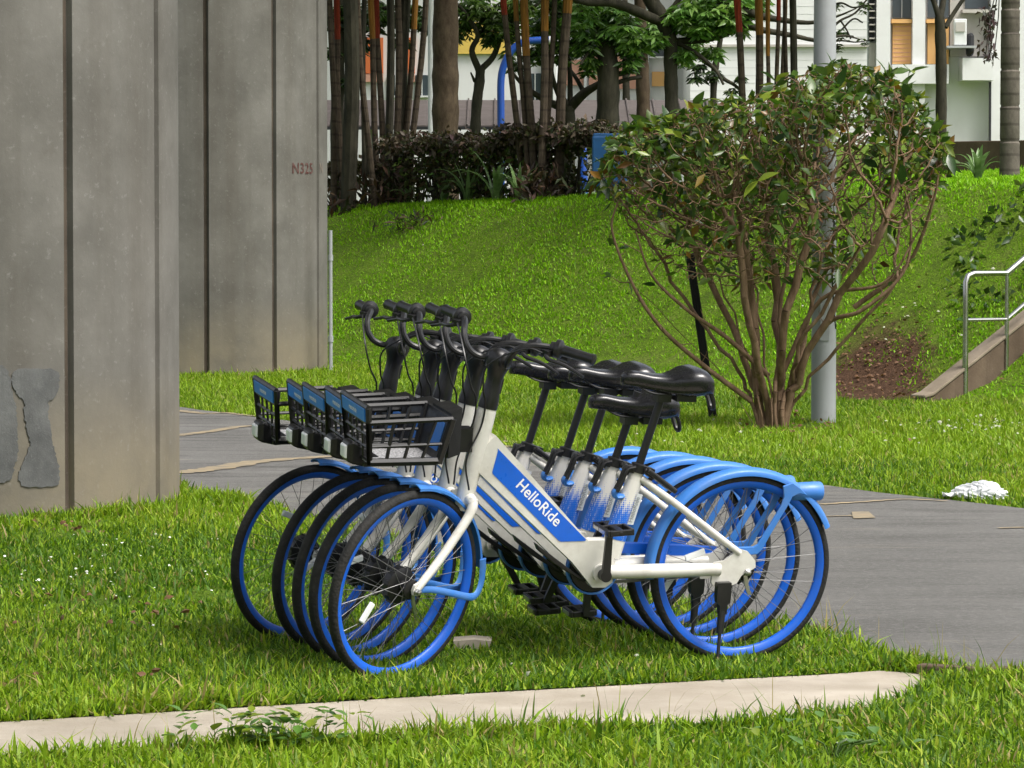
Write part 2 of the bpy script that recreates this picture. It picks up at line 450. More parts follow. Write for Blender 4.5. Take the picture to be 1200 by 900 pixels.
def text_geo(body, size, spacing=1.0):
    """flat text as (verts, faces), origin at its left baseline"""
    cu = bpy.data.curves.new("lettering", 'FONT'); cu.body = body; cu.size = size; cu.space_character = spacing; cu.resolution_u = 3
    cu.offset = size * .012
    ob = bpy.data.objects.new("lettering", cu); col.objects.link(ob)
    me = bpy.data.meshes.new_from_object(ob.evaluated_get(bpy.context.evaluated_depsgraph_get()))
    V = [tuple(v.co) for v in me.vertices]; F = [tuple(p.vertices) for p in me.polygons]
    bpy.data.objects.remove(ob); bpy.data.curves.remove(cu); bpy.data.meshes.remove(me)
    return np.array(V), F

# ================================================================== SETTING
def in_poly(x, y, poly):
    x = np.asarray(x); y = np.asarray(y); ins = np.zeros(x.shape, bool); n = len(poly)
    for i in range(n):
        x0, y0 = poly[i]; x1, y1 = poly[(i + 1) % n]
        if y0 == y1: continue
        c = ((y0 > y) != (y1 > y)) & (x < (x1 - x0) * (y - y0) / (y1 - y0) + x0)
        ins ^= c
    return ins

# --- ground sheet
def axis(parts):
    out = []
    for a, b, s in parts: out += list(np.arange(a, b, s))
    return np.array(out + [parts[-1][1]])
gx = axis([(-500, -60, 40), (-60, -14, 4), (-14, 14, .3), (14, 60, 4), (60, 500, 40)])
gy = axis([(-60, 4, 8), (4, 26, .5), (26, 48, .3), (48, 130, 4), (130, 900, 70)])
GX, GY = np.meshgrid(gx, gy); GZ = gz(GX, GY) + np.where((GY > 24) & (GY < 60), .05 * (vnoise(GX, GY, 1.6, 3) - .5) * np.clip(gz(GX, GY) * 2, 0, 1), 0)
nxg, nyg = len(gx), len(gy)
ii = np.arange(nxg * nyg).reshape(nyg, nxg)
quads = np.stack([ii[:-1, :-1].ravel(), ii[:-1, 1:].ravel(), ii[1:, 1:].ravel(), ii[1:, :-1].ravel()], 1)
g = obj("ground", fast_mesh("ground", np.stack([GX.ravel(), GY.ravel(), GZ.ravel()], 1), quads, smooth=True), M_["soil"], kind="structure")

# --- asphalt path, a thin sheet on the flat ground
FAR = [(-10.6, 46.1), (-2.67, 30.08), (-.4, 25.55), (1.74, 21.28), (2.68, 19.59), (4.2, 16.9), (9.5, 8.5)]
NEAR = [(9.0, 8.6), (5.5, 10.6), (2.6, 11.9), (1.67, 12.22), (1.47, 12.36), (1.34, 12.68), (1.2, 13.4), (.9, 14.2), (-.2, 17.0), (-1.44, 20.12), (-2.3, 22.3), (-5, 27.6), (-10.6, 38.4)]
def wob(poly, amp=.05, seg=.35, seed=1):
    r = np.random.default_rng(seed); out = []
    for (x0, y0), (x1, y1) in zip(poly[:-1], poly[1:]):
        L = math.hypot(x1 - x0, y1 - y0); k = max(1, int(L / seg))
        for j in range(k):
            t = j / k; out.append((x0 + (x1 - x0) * t + r.normal(0, amp) , y0 + (y1 - y0) * t + r.normal(0, amp)))
    return out + [poly[-1]]
road_outline = wob(FAR, .03, .5, 1) + wob(NEAR, .03, .3, 2)
def sheet(name, outline, z, mat, kind="structure", thick=0.0):
    import bmesh
    bm = bmesh.new()
    vs = [bm.verts.new((x, y, z)) for x, y in outline]; f = bm.faces.new(vs)
    if f.normal.z < 0: f.normal_flip()
    bmesh.ops.triangulate(bm, faces=[f], ngon_method='EAR_CLIP')
    bm.normal_update()
    for fc in bm.faces:
        if fc.normal.z < 0: fc.normal_flip()
    if thick:
        r = bmesh.ops.extrude_face_region(bm, geom=bm.faces[:])
        bmesh.ops.translate(bm, vec=(0, 0, -thick), verts=[v for v in r['geom'] if isinstance(v, bmesh.types.BMVert)])
        bmesh.ops.recalc_face_normals(bm, faces=bm.faces)
    me = bpy.data.meshes.new(name); bm.to_mesh(me); bm.free()
    return obj(name, me, mat, kind=kind)
path = sheet("asphalt_path", road_outline, .006, M_["asphalt"])

def gp(px, py): p = ground(px, py); return (p[0], p[1])
def stripe(pxs, w0, w1, seed):
    """a worn painted line on the path through photo points, as a thin irregular sheet"""
    r = np.random.default_rng(seed)
    C = catmull([(*gp(*p), 0) for p in pxs], 8)[:, :2]; T = np.gradient(C, axis=0); T /= np.linalg.norm(T, axis=1)[:, None]
    nrm = np.stack([-T[:, 1], T[:, 0]], 1); k = len(C); ww = np.linspace(w0, w1, k)
    a = C + nrm * (ww * r.uniform(.6, 1.3, k))[:, None] / 2; b = C - nrm * (ww * r.uniform(.6, 1.3, k))[:, None] / 2
    V = [(x, y, .0105) for x, y in a] + [(x, y, .0105) for x, y in b]
    F = [(i, i + k, i + k + 1, i + 1) for i in range(k - 1)]
    me = MB().add(V, F).mesh("painted_line", False)
    o = obj("painted_line", me, M_["yellow"], parent=path); return o
stripe([(205, 512), (245, 507), (285, 501), (330, 500), (420, 498)], .13, .06, 3)
stripe([(205, 556), (250, 551), (300, 543), (360, 538), (430, 535), (520, 530), (600, 524)], .2, .10, 4)
stripe([(205, 482), (240, 486), (262, 485), (300, 489)], .12, .08, 8)
stripe([(520, 517), (580, 518), (650, 523)], .12, .08, 5)
stripe([(962, 593), (1010, 590), (1060, 587), (1110, 589)], .07, .045, 6)
stripe([(962, 607), (992, 606.5), (1000, 606)], .05, .05, 7)
sheet_y = MB().add([(*gp(998, 602), .0112), (*gp(1018, 602), .0112), (*gp(1026, 609), .0112), (*gp(1000, 610), .0112)], [(0, 3, 2, 1)]).mesh("painted_mark", False)
obj("painted_mark", sheet_y, M_["yellow"], parent=path)
stripe([(1170, 621), (1200, 620), (1240, 619)], .05, .05, 9)

# --- flush concrete strip in the foreground
strip_outline = [(-7, 9.0), (-7, 8.45), gp(0, 896), gp(150, 888), gp(300, 880), gp(470, 872), gp(640, 864), gp(800, 857), gp(930, 850), gp(1010, 840), gp(1062, 822), gp(1086, 803), gp(1075, 796), gp(1030, 793), gp(960, 798), gp(860, 803), gp(700, 812), gp(520, 822), gp(330, 834), gp(150, 845), gp(0, 854)]
strip = sheet("concrete_strip", strip_outline, .020, M_["kerb"], thick=.12)
# low brick edging where the grass meets the path
for i in range(9):
    t = i / 8; x = 1.44 + t * 1.75; y = 12.335 - t * .60
    b = obj("edging_brick", MB().box((0, 0, 0), (.2, .075, .07)).mesh("edging_brick", False) if i == 0 else bpy.data.meshes["edging_brick"], M_["wallconc"], parent=path, bevel=.006)
    b.location = (x, y, .018 + random.uniform(-.008, .006)); b.rotation_euler = (random.uniform(-.05, .05), random.uniform(-.04, .04), atan2(-.60, 1.75) + random.uniform(-.05, .05))

# --- viaduct pillars: round concrete columns with recessed vertical joints
PIL_R = 1.38
def pillar_mesh(h, off):
    prof = []
    for k in range(12):
        a0 = radians(30 * k) + off
        hw = .019 / PIL_R; e = .010 / PIL_R
        prof += [(a0 - hw - e, PIL_R), (a0 - hw, PIL_R - .038), (a0 + hw, PIL_R - .038), (a0 + hw + e, PIL_R)]
        for j in range(1, 5): prof.append((a0 + hw + e + (radians(30) - 2 * hw - 2 * e) * j / 5, PIL_R))
    mb = MB(); zs = np.linspace(-.4, h, 12)
    mb.loft([[(r * cos(a), r * sin(a), z) for a, r in prof] for z in zs], True)
    return mb.mesh("shaft", True, 25)
PIL = [(-3.17, 20.12), (-3.235, 37.75)]
PIL_OFF = []
plabels = ["massive grey concrete viaduct pillar with dark mortar repair patches near its foot",
           "grey concrete viaduct pillar stencilled N325, standing in the lawn behind the path"]
pillars = []
for k, (x, y) in enumerate(PIL):
    # a joint 37 degrees round from the line to the camera
    toward = atan2(-y, -x); off = toward + radians(32.7 if k == 0 else 36.5)
    p = empty("viaduct_pillar", (x, y, 0), plabels[k], "pillar", "viaduct pillars")
    sh = obj("shaft", pillar_mesh(11.0, off), M_["pillar"], p)
    cap = MB(); cap.loft([[(s * 1.0 * a, s2 * b, z) for a, b in ((-1, -1), (1, -1), (1, 1), (-1, 1))] for s, s2, z in ((1.3, 1.2, 9.9), (3.2, 1.3, 11.2), (3.2, 1.3, 11.9))])
    obj("crosshead", cap.mesh("crosshead", False), M_["pillar"], p)
    for j in range(12):     # dark brown bottoms of the joints
        a = off + radians(30 * j); hw = .0165 / PIL_R; r = PIL_R - .0355
        V = [(r * cos(a + s * hw), r * sin(a + s * hw), z) for z in (-.1, 3, 6, 9.8) for s in (-1, 1)]
        obj("joint", MB().add(V, [(2 * i, 2 * i + 1, 2 * i + 3, 2 * i + 2) for i in range(3)]).mesh("joint", False), M_["groove"], p)
    pillars.append((p, toward))
deck = empty("viaduct_deck", (-3.2, 30, 11.9), "grey concrete viaduct deck resting across both pillars overhead", "viaduct")
obj("girder", MB().loft([[(x, y, z) for x, z in ((-1.6, 0), (1.6, 0), (2.6, 1.6), (4.6, 1.9), (4.6, 2.2), (-4.6, 2.2), (-4.6, 1.9), (-2.6, 1.6))] for y in (-60, 60)]).mesh("girder", False), M_["pillar"], deck)
for s in (-1, 1): obj("parapet", MB().box((s * 4.5, 0, 2.75), (.18, 120, 1.1)).mesh("parapet", False), M_["pillar"], deck)

def wrap(p_idx, rows, R, mat, name):
    """thin raised patch on a pillar: rows of (photo y, left x, right x) mapped onto the shaft"""
    cx, cy = PIL[p_idx]
    def hit(px, py):
        r = ray(px, py); o = _C
        ax, ay = r[0], r[1]; bx, by = o[0] - cx, o[1] - cy
        A = ax * ax + ay * ay; B = 2 * (ax * bx + ay * by); Cc = bx * bx + by * by - R * R
        t = (-B - sqrt(max(0, B * B - 4 * A * Cc))) / (2 * A); q = o + r * t; return (q[0] - cx, q[1] - cy, q[2])
    V = []; n = 9
    for (py, xl, xr) in rows:
        for j in range(n): V.append(hit(xl + (xr - xl) * j / (n - 1), py + random.uniform(-.8, .8)))
    m = len(rows); F = [(i * n + j, i * n + j + 1, (i + 1) * n + j + 1, (i + 1) * n + j) for i in range(m - 1) for j in range(n - 1)]
    o = obj(name, MB().add(V, F).mesh(name, False), mat, pillars[p_idx][0])
    s = o.modifiers.new("solidify", 'SOLIDIFY'); s.thickness = .0025; s.offset = 1
    return o
def rag(rows, step=2.2, amp=.8, seed=5):
    r = np.random.default_rng(seed); ys = [q[0] for q in rows]; out = []
    for y in np.arange(ys[0], ys[-1] + .1, step):
        out.append((y, np.interp(y, ys, [q[1] for q in rows]) + r.normal(0, amp), np.interp(y, ys, [q[2] for q in rows]) + r.normal(0, amp * .9)))
    return out
wrap(0, rag([(432, 22, 60), (436, 15, 69), (445, 13, 69.5), (455, 16, 69), (466, 24, 64), (470, 29, 57), (490, 28, 57), (505, 31, 60), (520, 36, 62), (536, 30, 66), (550, 23, 69.5), (562, 21, 69.5), (569, 26, 69), (572, 42, 58)]), PIL_R + .003, M_["repair"], "repair_patch")
wrap(0, rag([(428, -60, 2), (434, -62, 9), (446, -63, 12), (462, -62, 15), (480, -62, 19), (500, -63, 20), (530, -60, 21), (545, -58, 18), (560, -50, 14), (568, -40, 3)], seed=6), PIL_R + .003, M_["repair"], "repair_patch")

def pillar_text(p_idx, body, px, py, size, mat):
    cx, cy = PIL[p_idx]; R = PIL_R + .004
    r = ray(px, py); bx, by = -cx, -cy
    A = r[0]**2 + r[1]**2; B = 2 * (r[0] * bx + r[1] * by); Cc = bx * bx + by * by - R * R
    q = _C + r * ((-B - sqrt(max(0, B * B - 4 * A * Cc))) / (2 * A)); a0 = atan2(q[1] - cy, q[0] - cx)
    V, F = text_geo(body, size, 1.12)
    W = [(R * cos(a0 + v[0] / R), R * sin(a0 + v[0] / R), q[2] + v[1]) for v in V]
    return obj("stencil_number", MB().add(W, F).mesh("stencil_number", False), mat, pillars[p_idx][0])
M_["stencil"] = paint("stencil_paint", (.09, .035, .03), .8, .2, (.25, .22, .2), .5, scale=30)
M_["stencil_faint"] = paint("faint_stencil_paint", (.22, .18, .155), .8, .2, (.27, .25, .22), .5, scale=30)
pillar_text(1, "N325", 342, 203, .150, M_["stencil"])
pillar_text(1, "N", 374.5, 202, .140, M_["stencil_faint"])
# drain pipe beside the second pillar
pp = at(387.6, 440, 37.0)
dp = obj("drain_pipe", MB().tube([(0, 0, -.1), (0, 0, .8), (0, 0, 1.4)], .019, 10).tube([(0, 0, .3), (0, 0, .36)], .027, 10).tube([(0, 0, 1.1), (0, 0, 1.16)], .025, 10).mesh("drain_pipe"), M_["galv"])
dp.location = (pp[0], pp[1], gz1(pp[0], pp[1])); tag(dp, "thin grey drain pipe upright against the side of the stencilled pillar", "pipe")

# ------------------------------------------------------------------ stair wall and handrail on the bank
w0 = np.array([3.40, 30.95]); wdir = np.array([.83, .56]); wdir /= np.linalg.norm(wdir)
wall = empty("stair_wall", (w0[0], w0[1], 0), "sloping brown concrete stringer wall of a stair climbing the bank", "wall")
L = 4.2; sl = .57
ang = atan2(wdir[1], wdir[0]); RW = Matrix.Rotation(ang, 4, 'Z')
outl = [(0, -.3), (L, -.3), (L, L * sl + .05), (.10, .05), (0, .03)]
obj("stringer", MB().prism(outl, 0, .16).mesh("stringer", False), M_["wallconc"], wall, RW, bevel=.01)
capo = [(-.02, .035), (L + .02, L * sl + .075), (L + .02, L * sl + .115), (-.02, .075)]
obj("coping", MB().prism([(0.0, .035), (.1, .055), (L, L * sl + .055), (L, L * sl + .085), (.1, .085), (0, .06)], -.012, .172).mesh("coping", False), M_["walltop"], wall, RW, bevel=.008)
for i in range(9):
    obj("step", MB().bounds((.55 + .42 * i, -1.35, -.3), (.55 + .42 * i + .9, -.002, .02 + .2 * i)).mesh("step", False), M_["walltop"], wall, RW, bevel=.008) if i > 3 else None

rail = empty("stair_handrail", (0, 0, 0), "stainless steel tube handrail standing in front of the brown stair wall", "handrail")
r0 = ground(1131, 470); 
a_top = at(1131, 322, r0[1]); 
h = 1.06
A0 = np.array([r0[0], r0[1], 0]); B0 = A0 + np.array([.375, .24, .0])
D0 = B0 + np.array([2.4, 1.62, 1.85])
def railpath(z):
    return [A0 + (0, 0, z), B0 + (0, 0, z), D0 + (0, 0, z)]
tp = catmull([A0 + (0, 0, -.1), A0 + (0, 0, .5), A0 + (0, 0, h - .07)], 3).tolist() + [tuple(A0 + np.array([.02, .012, h - .02])), tuple(A0 + np.array([.07, .045, h])), tuple(B0 + np.array([0, 0, h])), tuple(D0 + np.array([0, 0, h]))]
obj("top_rail", MB().tube(tp, .024, 12).mesh("top_rail"), M_["stainless"], rail)
obj("mid_rail", MB().tube([A0 + (0, 0, h - .385), B0 + (0, 0, h - .385), D0 + (0, 0, h - .385)], .016, 10).mesh("mid_rail"), M_["stainless"], rail)
for t in (0, .45, .95):
    q = B0 + (D0 - B0) * t
    obj("post", MB().tube([q + (0, 0, h - .01), q + (0, 0, .5), q + (0, 0, -.2 if t == 0 else -.4)], .017, 10).mesh("post"), M_["stainless"], rail)

# ------------------------------------------------------------------ posts
def lamp_post(name, px, py, w_base, w_top, H_, mat, label, d=None, flare=False, arm=True):
    if d is None: b = ground(px, py); b = np.array([b[0], b[1], 0])
    else: b = at(px, py, d); b[2] = gz1(b[0], b[1])
    o = empty(name, tuple(b), label, "lamp post")
    prof = [(w_base * .5, -.3), (w_base * .5, .02), (w_base * .495, 1.2)]
    if flare: prof = [(w_base * .5, -.3), (w_base * .5, 1.05), (w_base * .36, 1.25), (w_base * .28, 1.35)]
    prof += [(w_top * .5, H_)]
    obj("shaft", MB().lathe(prof, None, 20).mesh("shaft"), mat, o)
    if arm:
        obj("bracket_arm", MB().tube(catmull([(0, 0, H_ - .05), (.15, -.3, H_ + .25), (.4, -1.0, H_ + .4)], 5), .035, 10).mesh("bracket_arm"), mat, o)
        hd = MB().loft([[(.4 + sx * a, -1.0 - L_, H_ + .4 + sz * b_) for sx, sz in ((-1, -.4), (1, -.4), (.8, .6), (-.8, .6))] for L_, a, b_ in ((-.05, .06, .05), (.15, .14, .09), (.5, .13, .08), (.62, .05, .04))])
        obj("lantern", hd.mesh("lantern"), mat, o)
    return o
lp = lamp_post("lamp_post", 965, 495, .185, .125, 7.0, M_["galv"], "grey steel lamp post rising behind the shrub from the lawn")
obj("access_cover", MB().box((-.0, -.0935, .75), (.07, .006, .28)).mesh("access_cover", False), M_["galv"], lp, bevel=.002)
obj("cable", MB().tube(catmull([(.07, -.062, 1.5), (.055, -.078, 1.15), (.07, -.066, .85), (.085, -.04, .7)], 5), .005, 5).mesh("cable"), M_["black"], lp)
lamp_post("lamp_post", 505, 158, .13, .085, 7.5, M_["white_post"], "slim white lamp post with a flared foot rising behind the hedge", d=49, flare=True)
# leaning black stake in the lawn
s0 = ground(836, 492); s1 = at(808, 297, s0[1])
ax_ = Vector((s1 - s0)); L_ = ax_.length
stake = obj("garden_stake", MB().bounds((-.04, -.03, -.25), (.04, .03, L_)).bounds((-.046, -.036, L_ - .06), (.046, .036, L_ + .0)).mesh("garden_stake", False), M_["wood_black"], bevel=.006)
stake.location = s0; stake.rotation_euler = ax_.to_track_quat('Z', 'Y').to_euler(); tag(stake, "black square stake leaning in the lawn beside the shrub", "stake")

# small paving slab lost in the grass, crumpled plastic bag
sl_p = ground(553, 758)
sb = obj("paving_slab", MB().prism([(-.06, -.02), (.055, -.03), (.07, .01), (.01, .016), (-.065, .010)], -.07, .07).mesh("paving_slab", False), M_["kerb"]); sb.location = (sl_p[0], sl_p[1], .018)
tag(sb, "small broken concrete slab half sunk in the grass under the bicycles", "slab")
import bmesh as _bm
def crumpled(name, sx, sy, sz, seed):
    bm = _bm.new(); _bm.ops.create_icosphere(bm, subdivisions=5, radius=1)
    r = np.random.default_rng(seed); dirs = r.normal(size=(40, 3)); dirs /= np.linalg.norm(dirs, axis=1)[:, None]; am = r.uniform(.0, .5, 40)
    for v in bm.verts:
        c = np.array(v.co); k = np.clip((dirs @ c - .72) / .28, 0, 1)
        s = .50 + (k * am).sum() * .50 + .16 * abs(sin(9 * c[0] + 3 * c[1] + 2 * sin(7 * c[2]))) + .05 * abs(sin(17 * c[1] - 11 * c[2] + 3 * sin(8 * c[0])))
        p = c * s; v.co = (p[0] * sx * (1 + .2 * sin(5 * c[1])), p[1] * sy, max(p[2] * sz + sz * .25, 0))
    me = bpy.data.meshes.new(name); bm.to_mesh(me); bm.free(); return me
bp_ = ground(1150, 586)
bag = obj("plastic_bag", crumpled("plastic_bag", .135, .10, .072, 3), M_["bag"]); bag.location = (bp_[0], bp_[1], .012); tag(bag, "crumpled white plastic bag lying on the grass edge by the path", "plastic bag")
# a torn corner trailing from the bag
obj("handle", MB().loft([[(-.13 - .02 * i, -.05 + .035 * j, .02 + .012 * sin(i * 2 + j * 3)) for j in (0, 1, 2, 1.5, .5)] for i in range(5)], False).mesh("handle"), M_["bag"], bag)

# ================================================================== BICYCLES
# local axes: +X towards the rear wheel, -Y the near (left) side, Z up; origin where the rear wheel meets the ground
WR = .330                                   # wheel radius with tyre
REAR_AX = Vector((0, 0, WR)); FRONT_AX = Vector((-1.256, 0, WR))
AXIS_A = Vector((-1.015, 0, .553)); AXIS_U = Vector((.208, 0, .978)).normalized()
def axis_at(z): return AXIS_A + AXIS_U * ((z - AXIS_A.z) / AXIS_U.z)
_cache = {}
def cached(key, fn):
    if key not in _cache: _cache[key] = fn()
    return _cache[key]

def mk_tyre():
    prof = [(WR - .0165 + .0165 * cos(a), .0175 * sin(a)) for a in np.linspace(0, 2 * pi, 14, endpoint=False)]
    return MB().ring(prof, 72).mesh("tyre", True, 60)
def mk_rim():
    r = WR - .022
    prof = [(r, -.015), (r, .015), (r - .008, .0145), (r - .022, .009), (r - .028, .003), (r - .028, -.003), (r - .022, -.009), (r - .008, -.0145)]
    return MB().ring(prof, 72).mesh("rim", True, 50)
RY = Matrix.Rotation(pi / 2, 4, 'X')        # lathe axis Z -> -Y
def mk_hub(r, w):
    mb = MB(); mb.lathe([(.006, -.068), (.006, -.058), (.02, -.05), (r * .9, -.044), (r, -.036), (r, -.010), (r * .8, -.004), (.022, .0), (.022, .03), (.034, .034), (.034, .040), (.012, .046), (.006, .058), (.006, .068)], RY, 28)
    for k in range(10):
        a = 2 * pi * k / 10; mb.box((r * .97 * cos(a), .022, r * .97 * sin(a)), (.012, .024, .012))
    return mb.mesh("hub", True, 40)
def mk_spokes():
    mb = MB(); n = 36; rr = WR - .049
    for k in range(n):
        side = 1 if k % 2 else -1; a = 2 * pi * k / n; cross = (1 if (k // 2) % 2 else -1) * radians(68)
        p0 = (.033 * cos(a + cross), side * .034, .033 * sin(a + cross)); p1 = (rr * cos(a), side * .004, rr * sin(a))
        mb.tube([p0, p1], .0012, 4, False)
    return mb.mesh("spoke_lacing", False)
def mk_reflector():
    return MB().box((0, 0, 0), (.075, .012, .022)).mesh("reflector", False)
def mk_brake_arm(): return MB().loft([[(x + a * .007, -.0475 + b_ * .003, z) for a, b_ in ((-1, -1), (1, -1), (1, 1), (-1, 1))] for x, z in ((.0, -.015), (.006, -.045), (.016, -.075), (.022, -.085))]).mesh("brake_arm", False)
def mk_nut(): return MB().lathe([(.004, 0), (.013, .001), (.013, .008), (.009, .010), (.009, .018), (.004, .02)], RY, 6).mesh("axle_nut", False)

def fender_prof(R, hw, flange, t=.003):
    o = [(R - flange, hw), (R - flange * .45, hw), (R - .006, hw * .86), (R, hw * .5), (R + .002, 0), (R, -hw * .5), (R - .006, -hw * .86), (R - flange * .45, -hw), (R - flange, -hw)]
    i = [(r - t if abs(y) < hw * .9 else r, y * (1 - t / hw)) for r, y in reversed(o)]
    return o + i
def mk_rear_fender():
    return MB().ring(fender_prof(.350, .028, .024), 44, radians(24), radians(184), (0, 0, WR)).mesh("rear_fender", True, 50)
def mk_front_fender():
    return MB().ring(fender_prof(.349, .027, .016), 30, radians(2), radians(88), tuple(FRONT_AX)).mesh("front_fender", True, 50)
def mk_rear_strut(s):
    ol = [(-.035, .414), (.026, .414), (.040, .422), (.062, .458), (.118, .552), (.128, .585), (.122, .622), (.158, .634), (.190, .612), (.215, .588), (.185, .594), (.160, .584), (.146, .556), (.082, .446), (.060, .404), (.042, .386), (-.035, .384)]
    return MB().prism(ol, s * .038, s * .047).mesh("strut", False)
def mk_front_strut(s):
    c = FRONT_AX
    pts = []
    for a in (9, 2, -5): pts.append((c.x + .337 * cos(radians(a)), s * .0335, c.z + .337 * sin(radians(a))))
    pts += [(c.x + .318, s * .038, c.z - .062), (c.x + .28, s * .044, c.z - .070), (c.x + .18, s * .05, c.z - .038), (c.x + .08, s * .052, c.z - .008), (c.x + .012, s * .054, c.z + .0)]
    mb = MB(); P = catmull(pts, 4)
    mb.tube(P, np.linspace(.0155, .0105, len(P)), 8, True, .4); return mb.mesh("strut")

def mk_frame():
    mb = MB()
    # head tube
    a, b_ = axis_at(.615), axis_at(.905)
    d = (b_ - a)
    mb.tube([a, a + d * .25, a + d * .6, b_ - d * .05, b_], [.030, .031, .033, .0325, .031], 16)
    # step-through down tube and bottom bracket body
    mb.prism([(-.915, .815), (-.569, .447), (-.497, .447), (-.470, .375), (-.475, .300), (-.500, .283), (-.545, .284), (-.623, .375), (-.985, .705), (-.985, .745)], -.026, .026)
    # seat tube: deep oval, slimmer at the top
    rings = []
    for t, dx, dy in ((0, .040, .026), (.35, .038, .0245), (.7, .030, .022), (1, .022, .020)):
        cx = -.482 + t * .090; cz = .385 + t * .305
        rings.append([(cx + dx * cos(q) * .96 , dy * sin(q), cz - dx * cos(q) * .26) for q in np.linspace(0, 2 * pi, 16, endpoint=False)])
    mb.loft(rings)
    mb.tube([(-.52, -.045, .335), (-.52, .045, .335)], .031, 18)
    for s in (-1, 1):
        mb.tube([(-.50, s * .030, .338), (-.42, s * .045, .341), (-.30, s * .055, .342), (-.10, s * .058, .342)], [.023, .0245, .0245, .022], 14)
        mb.prism([(-.125, .366), (-.085, .372), (-.035, .412), (-.002, .402), (.028, .368), (.030, .345), (.010, .333), (-.020, .318), (-.036, .292), (-.060, .283), (-.122, .283), (-.130, .30)], s * .052, s * .064)
        mb.tube([(-.385, s * .012, .655), (-.34, s * .030, .622), (-.25, s * .05, .558), (-.03, s * .060, .396)], [.012, .0125, .0125, .0115], 10)
    mb.tube([(-.36, -.03, .640), (-.36, .03, .640)], .010, 8)
    return mb.mesh("frame", True, 40)
def mk_panel(s):
    mb = MB()
    mb.prism([(-.907, .771), (-.905, .764), (-.922, .690), (-.919, .684), (-.676, .451), (-.668, .447), (-.580, .447), (-.578, .452)], s * .0262, s * .0275)
    return mb.mesh("colour_panel", False)
def mk_lettering(s):
    V, F = text_geo("HelloRide", .058, 1.02)
    V[:, 0] -= V[:, 0].min(); w = V[:, 0].max()
    k = .206 / w; mb = MB(); a = radians(-43.5)
    W = []
    for x, y, _ in V:
        u, v = (x * k, y * k * 1.05) if s < 0 else (.206 - x * k, y * k * 1.05)
        W.append((-.838 + u * cos(a) - v * sin(a), s * .0282, .640 + u * sin(a) + v * cos(a)))
    mb.add(W, F)
    return mb.mesh("lettering", False)
def mk_seat_decal():
    rings = []
    for t in np.linspace(.20, .86, 8):
        dx = np.interp(t, (0, .35, .7, 1), (.040, .038, .030, .022)) + .0012; dy = np.interp(t, (0, .35, .7, 1), (.026, .0245, .022, .020)) + .0012
        cx = -.482 + t * .090; cz = .385 + t * .305
        rings.append([(cx + dx * cos(q) * .96, dy * sin(q), cz - dx * cos(q) * .26) for q in np.linspace(0, 2 * pi, 16, endpoint=False)])
    return MB().loft(rings, False).mesh("fade_decal", True, 60)
def mk_seat_strip():
    mb = MB()
    V = [(-.432, -.0252, .500), (-.410, -.0250, .497), (-.380, -.0236, .600), (-.400, -.0240, .606)]
    mb.add(V, [(0, 1, 2, 3)]); return mb.mesh("label_strip", False)
def mk_seat_letters():
    V, F = text_geo("HelloRide", .02, 1.0); V[:, 0] -= V[:, 0].min(); k = .088 / V[:, 0].max(); a = radians(74)
    W = [(-.415 + (x * cos(a) - y * sin(a)) * k, -.0262 + .0012 * x / .1, .506 + (x * sin(a) + y * cos(a)) * k) for x, y, _ in V]
    return MB().add(W, F).mesh("small_lettering", False)

def mk_fork():
    mb = MB(); c = FRONT_AX
    mb.tube([axis_at(.56), axis_at(.615)], [.028, .030], 14)
    mb.tube([(-1.012, -.050, .592), (-1.008, -.03, .604), (-1.006, 0, .608), (-1.008, .03, .604), (-1.012, .050, .592)], .020, 10)
    for s in (-1, 1):
        P = catmull([(-1.008, s * .040, .606), (-1.020, s * .052, .580), (-1.050, s * .054, .535), (-1.15, s * .055, .425), (-1.230, s * .056, .352), (-1.249, s * .056, .333)], 4)
        mb.tube(P, np.linspace(.0185, .0125, len(P)), 10)
        mb.prism([(c.x - .014, c.z + .004), (c.x - .006, c.z + .022), (c.x + .018, c.z + .030), (c.x + .022, c.z - .004), (c.x + .006, c.z - .016), (c.x - .010, c.z - .012)], s * .051, s * .062)
    return mb.mesh("fork", True, 45)
def mk_stem():
    mb = MB()
    q = AXIS_U.to_track_quat('Z', 'Y').to_matrix().to_4x4(); M = Matrix.Translation(axis_at(.903)) @ q
    mb.lathe([(.033, 0), (.0335, .02), (.030, .05), (.027, .085), (.027, .10), (.031, .125), (.040, .145), (.043, .165), (.041, .185), (.030, .198), (.010, .204), (.001, .205)], M, 20)
    t = axis_at(1.055)
    mb.tube([(t.x, -.035, t.z + .012), (t.x, .035, t.z + .012)], .030, 14)
    mb.box((t.x - .012, 0, t.z - .075), (.055, .030, .05), Matrix.Rotation(radians(12), 3, 'Y'))
    return mb.mesh("stem_cover", True, 50)
BAR0 = axis_at(1.055)
BAR = [(-.004, 0, .014), (-.006, .035, .012), (-.022, .062, .008), (-.046, .085, .022), (-.058, .105, .052), (-.045, .128, .085), (-.012, .160, .100), (.028, .205, .100), (.046, .240, .097), (.082, .345, .088)]
def bar_pts(s): return [(BAR0.x + x, s * y, BAR0.z + z) for x, y, z in BAR]
def mk_handlebar():
    mb = MB()
    P = catmull([p for p in reversed(bar_pts(-1))][:-1] + bar_pts(1), 5); mb.tube(P, .0112, 10); return mb.mesh("handlebar")
def mk_grip(s):
    P = np.array(bar_pts(s)[-2:]); a, b_ = P[0], P[1]; d = b_ - a
    mb = MB(); mb.tube([a - d * .04, a, a + d * .02, a + d * .9, a + d * 1.02, a + d * 1.05], [.014, .0205, .0185, .0172, .0195, .012], 14); return mb.mesh("grip", True, 40)
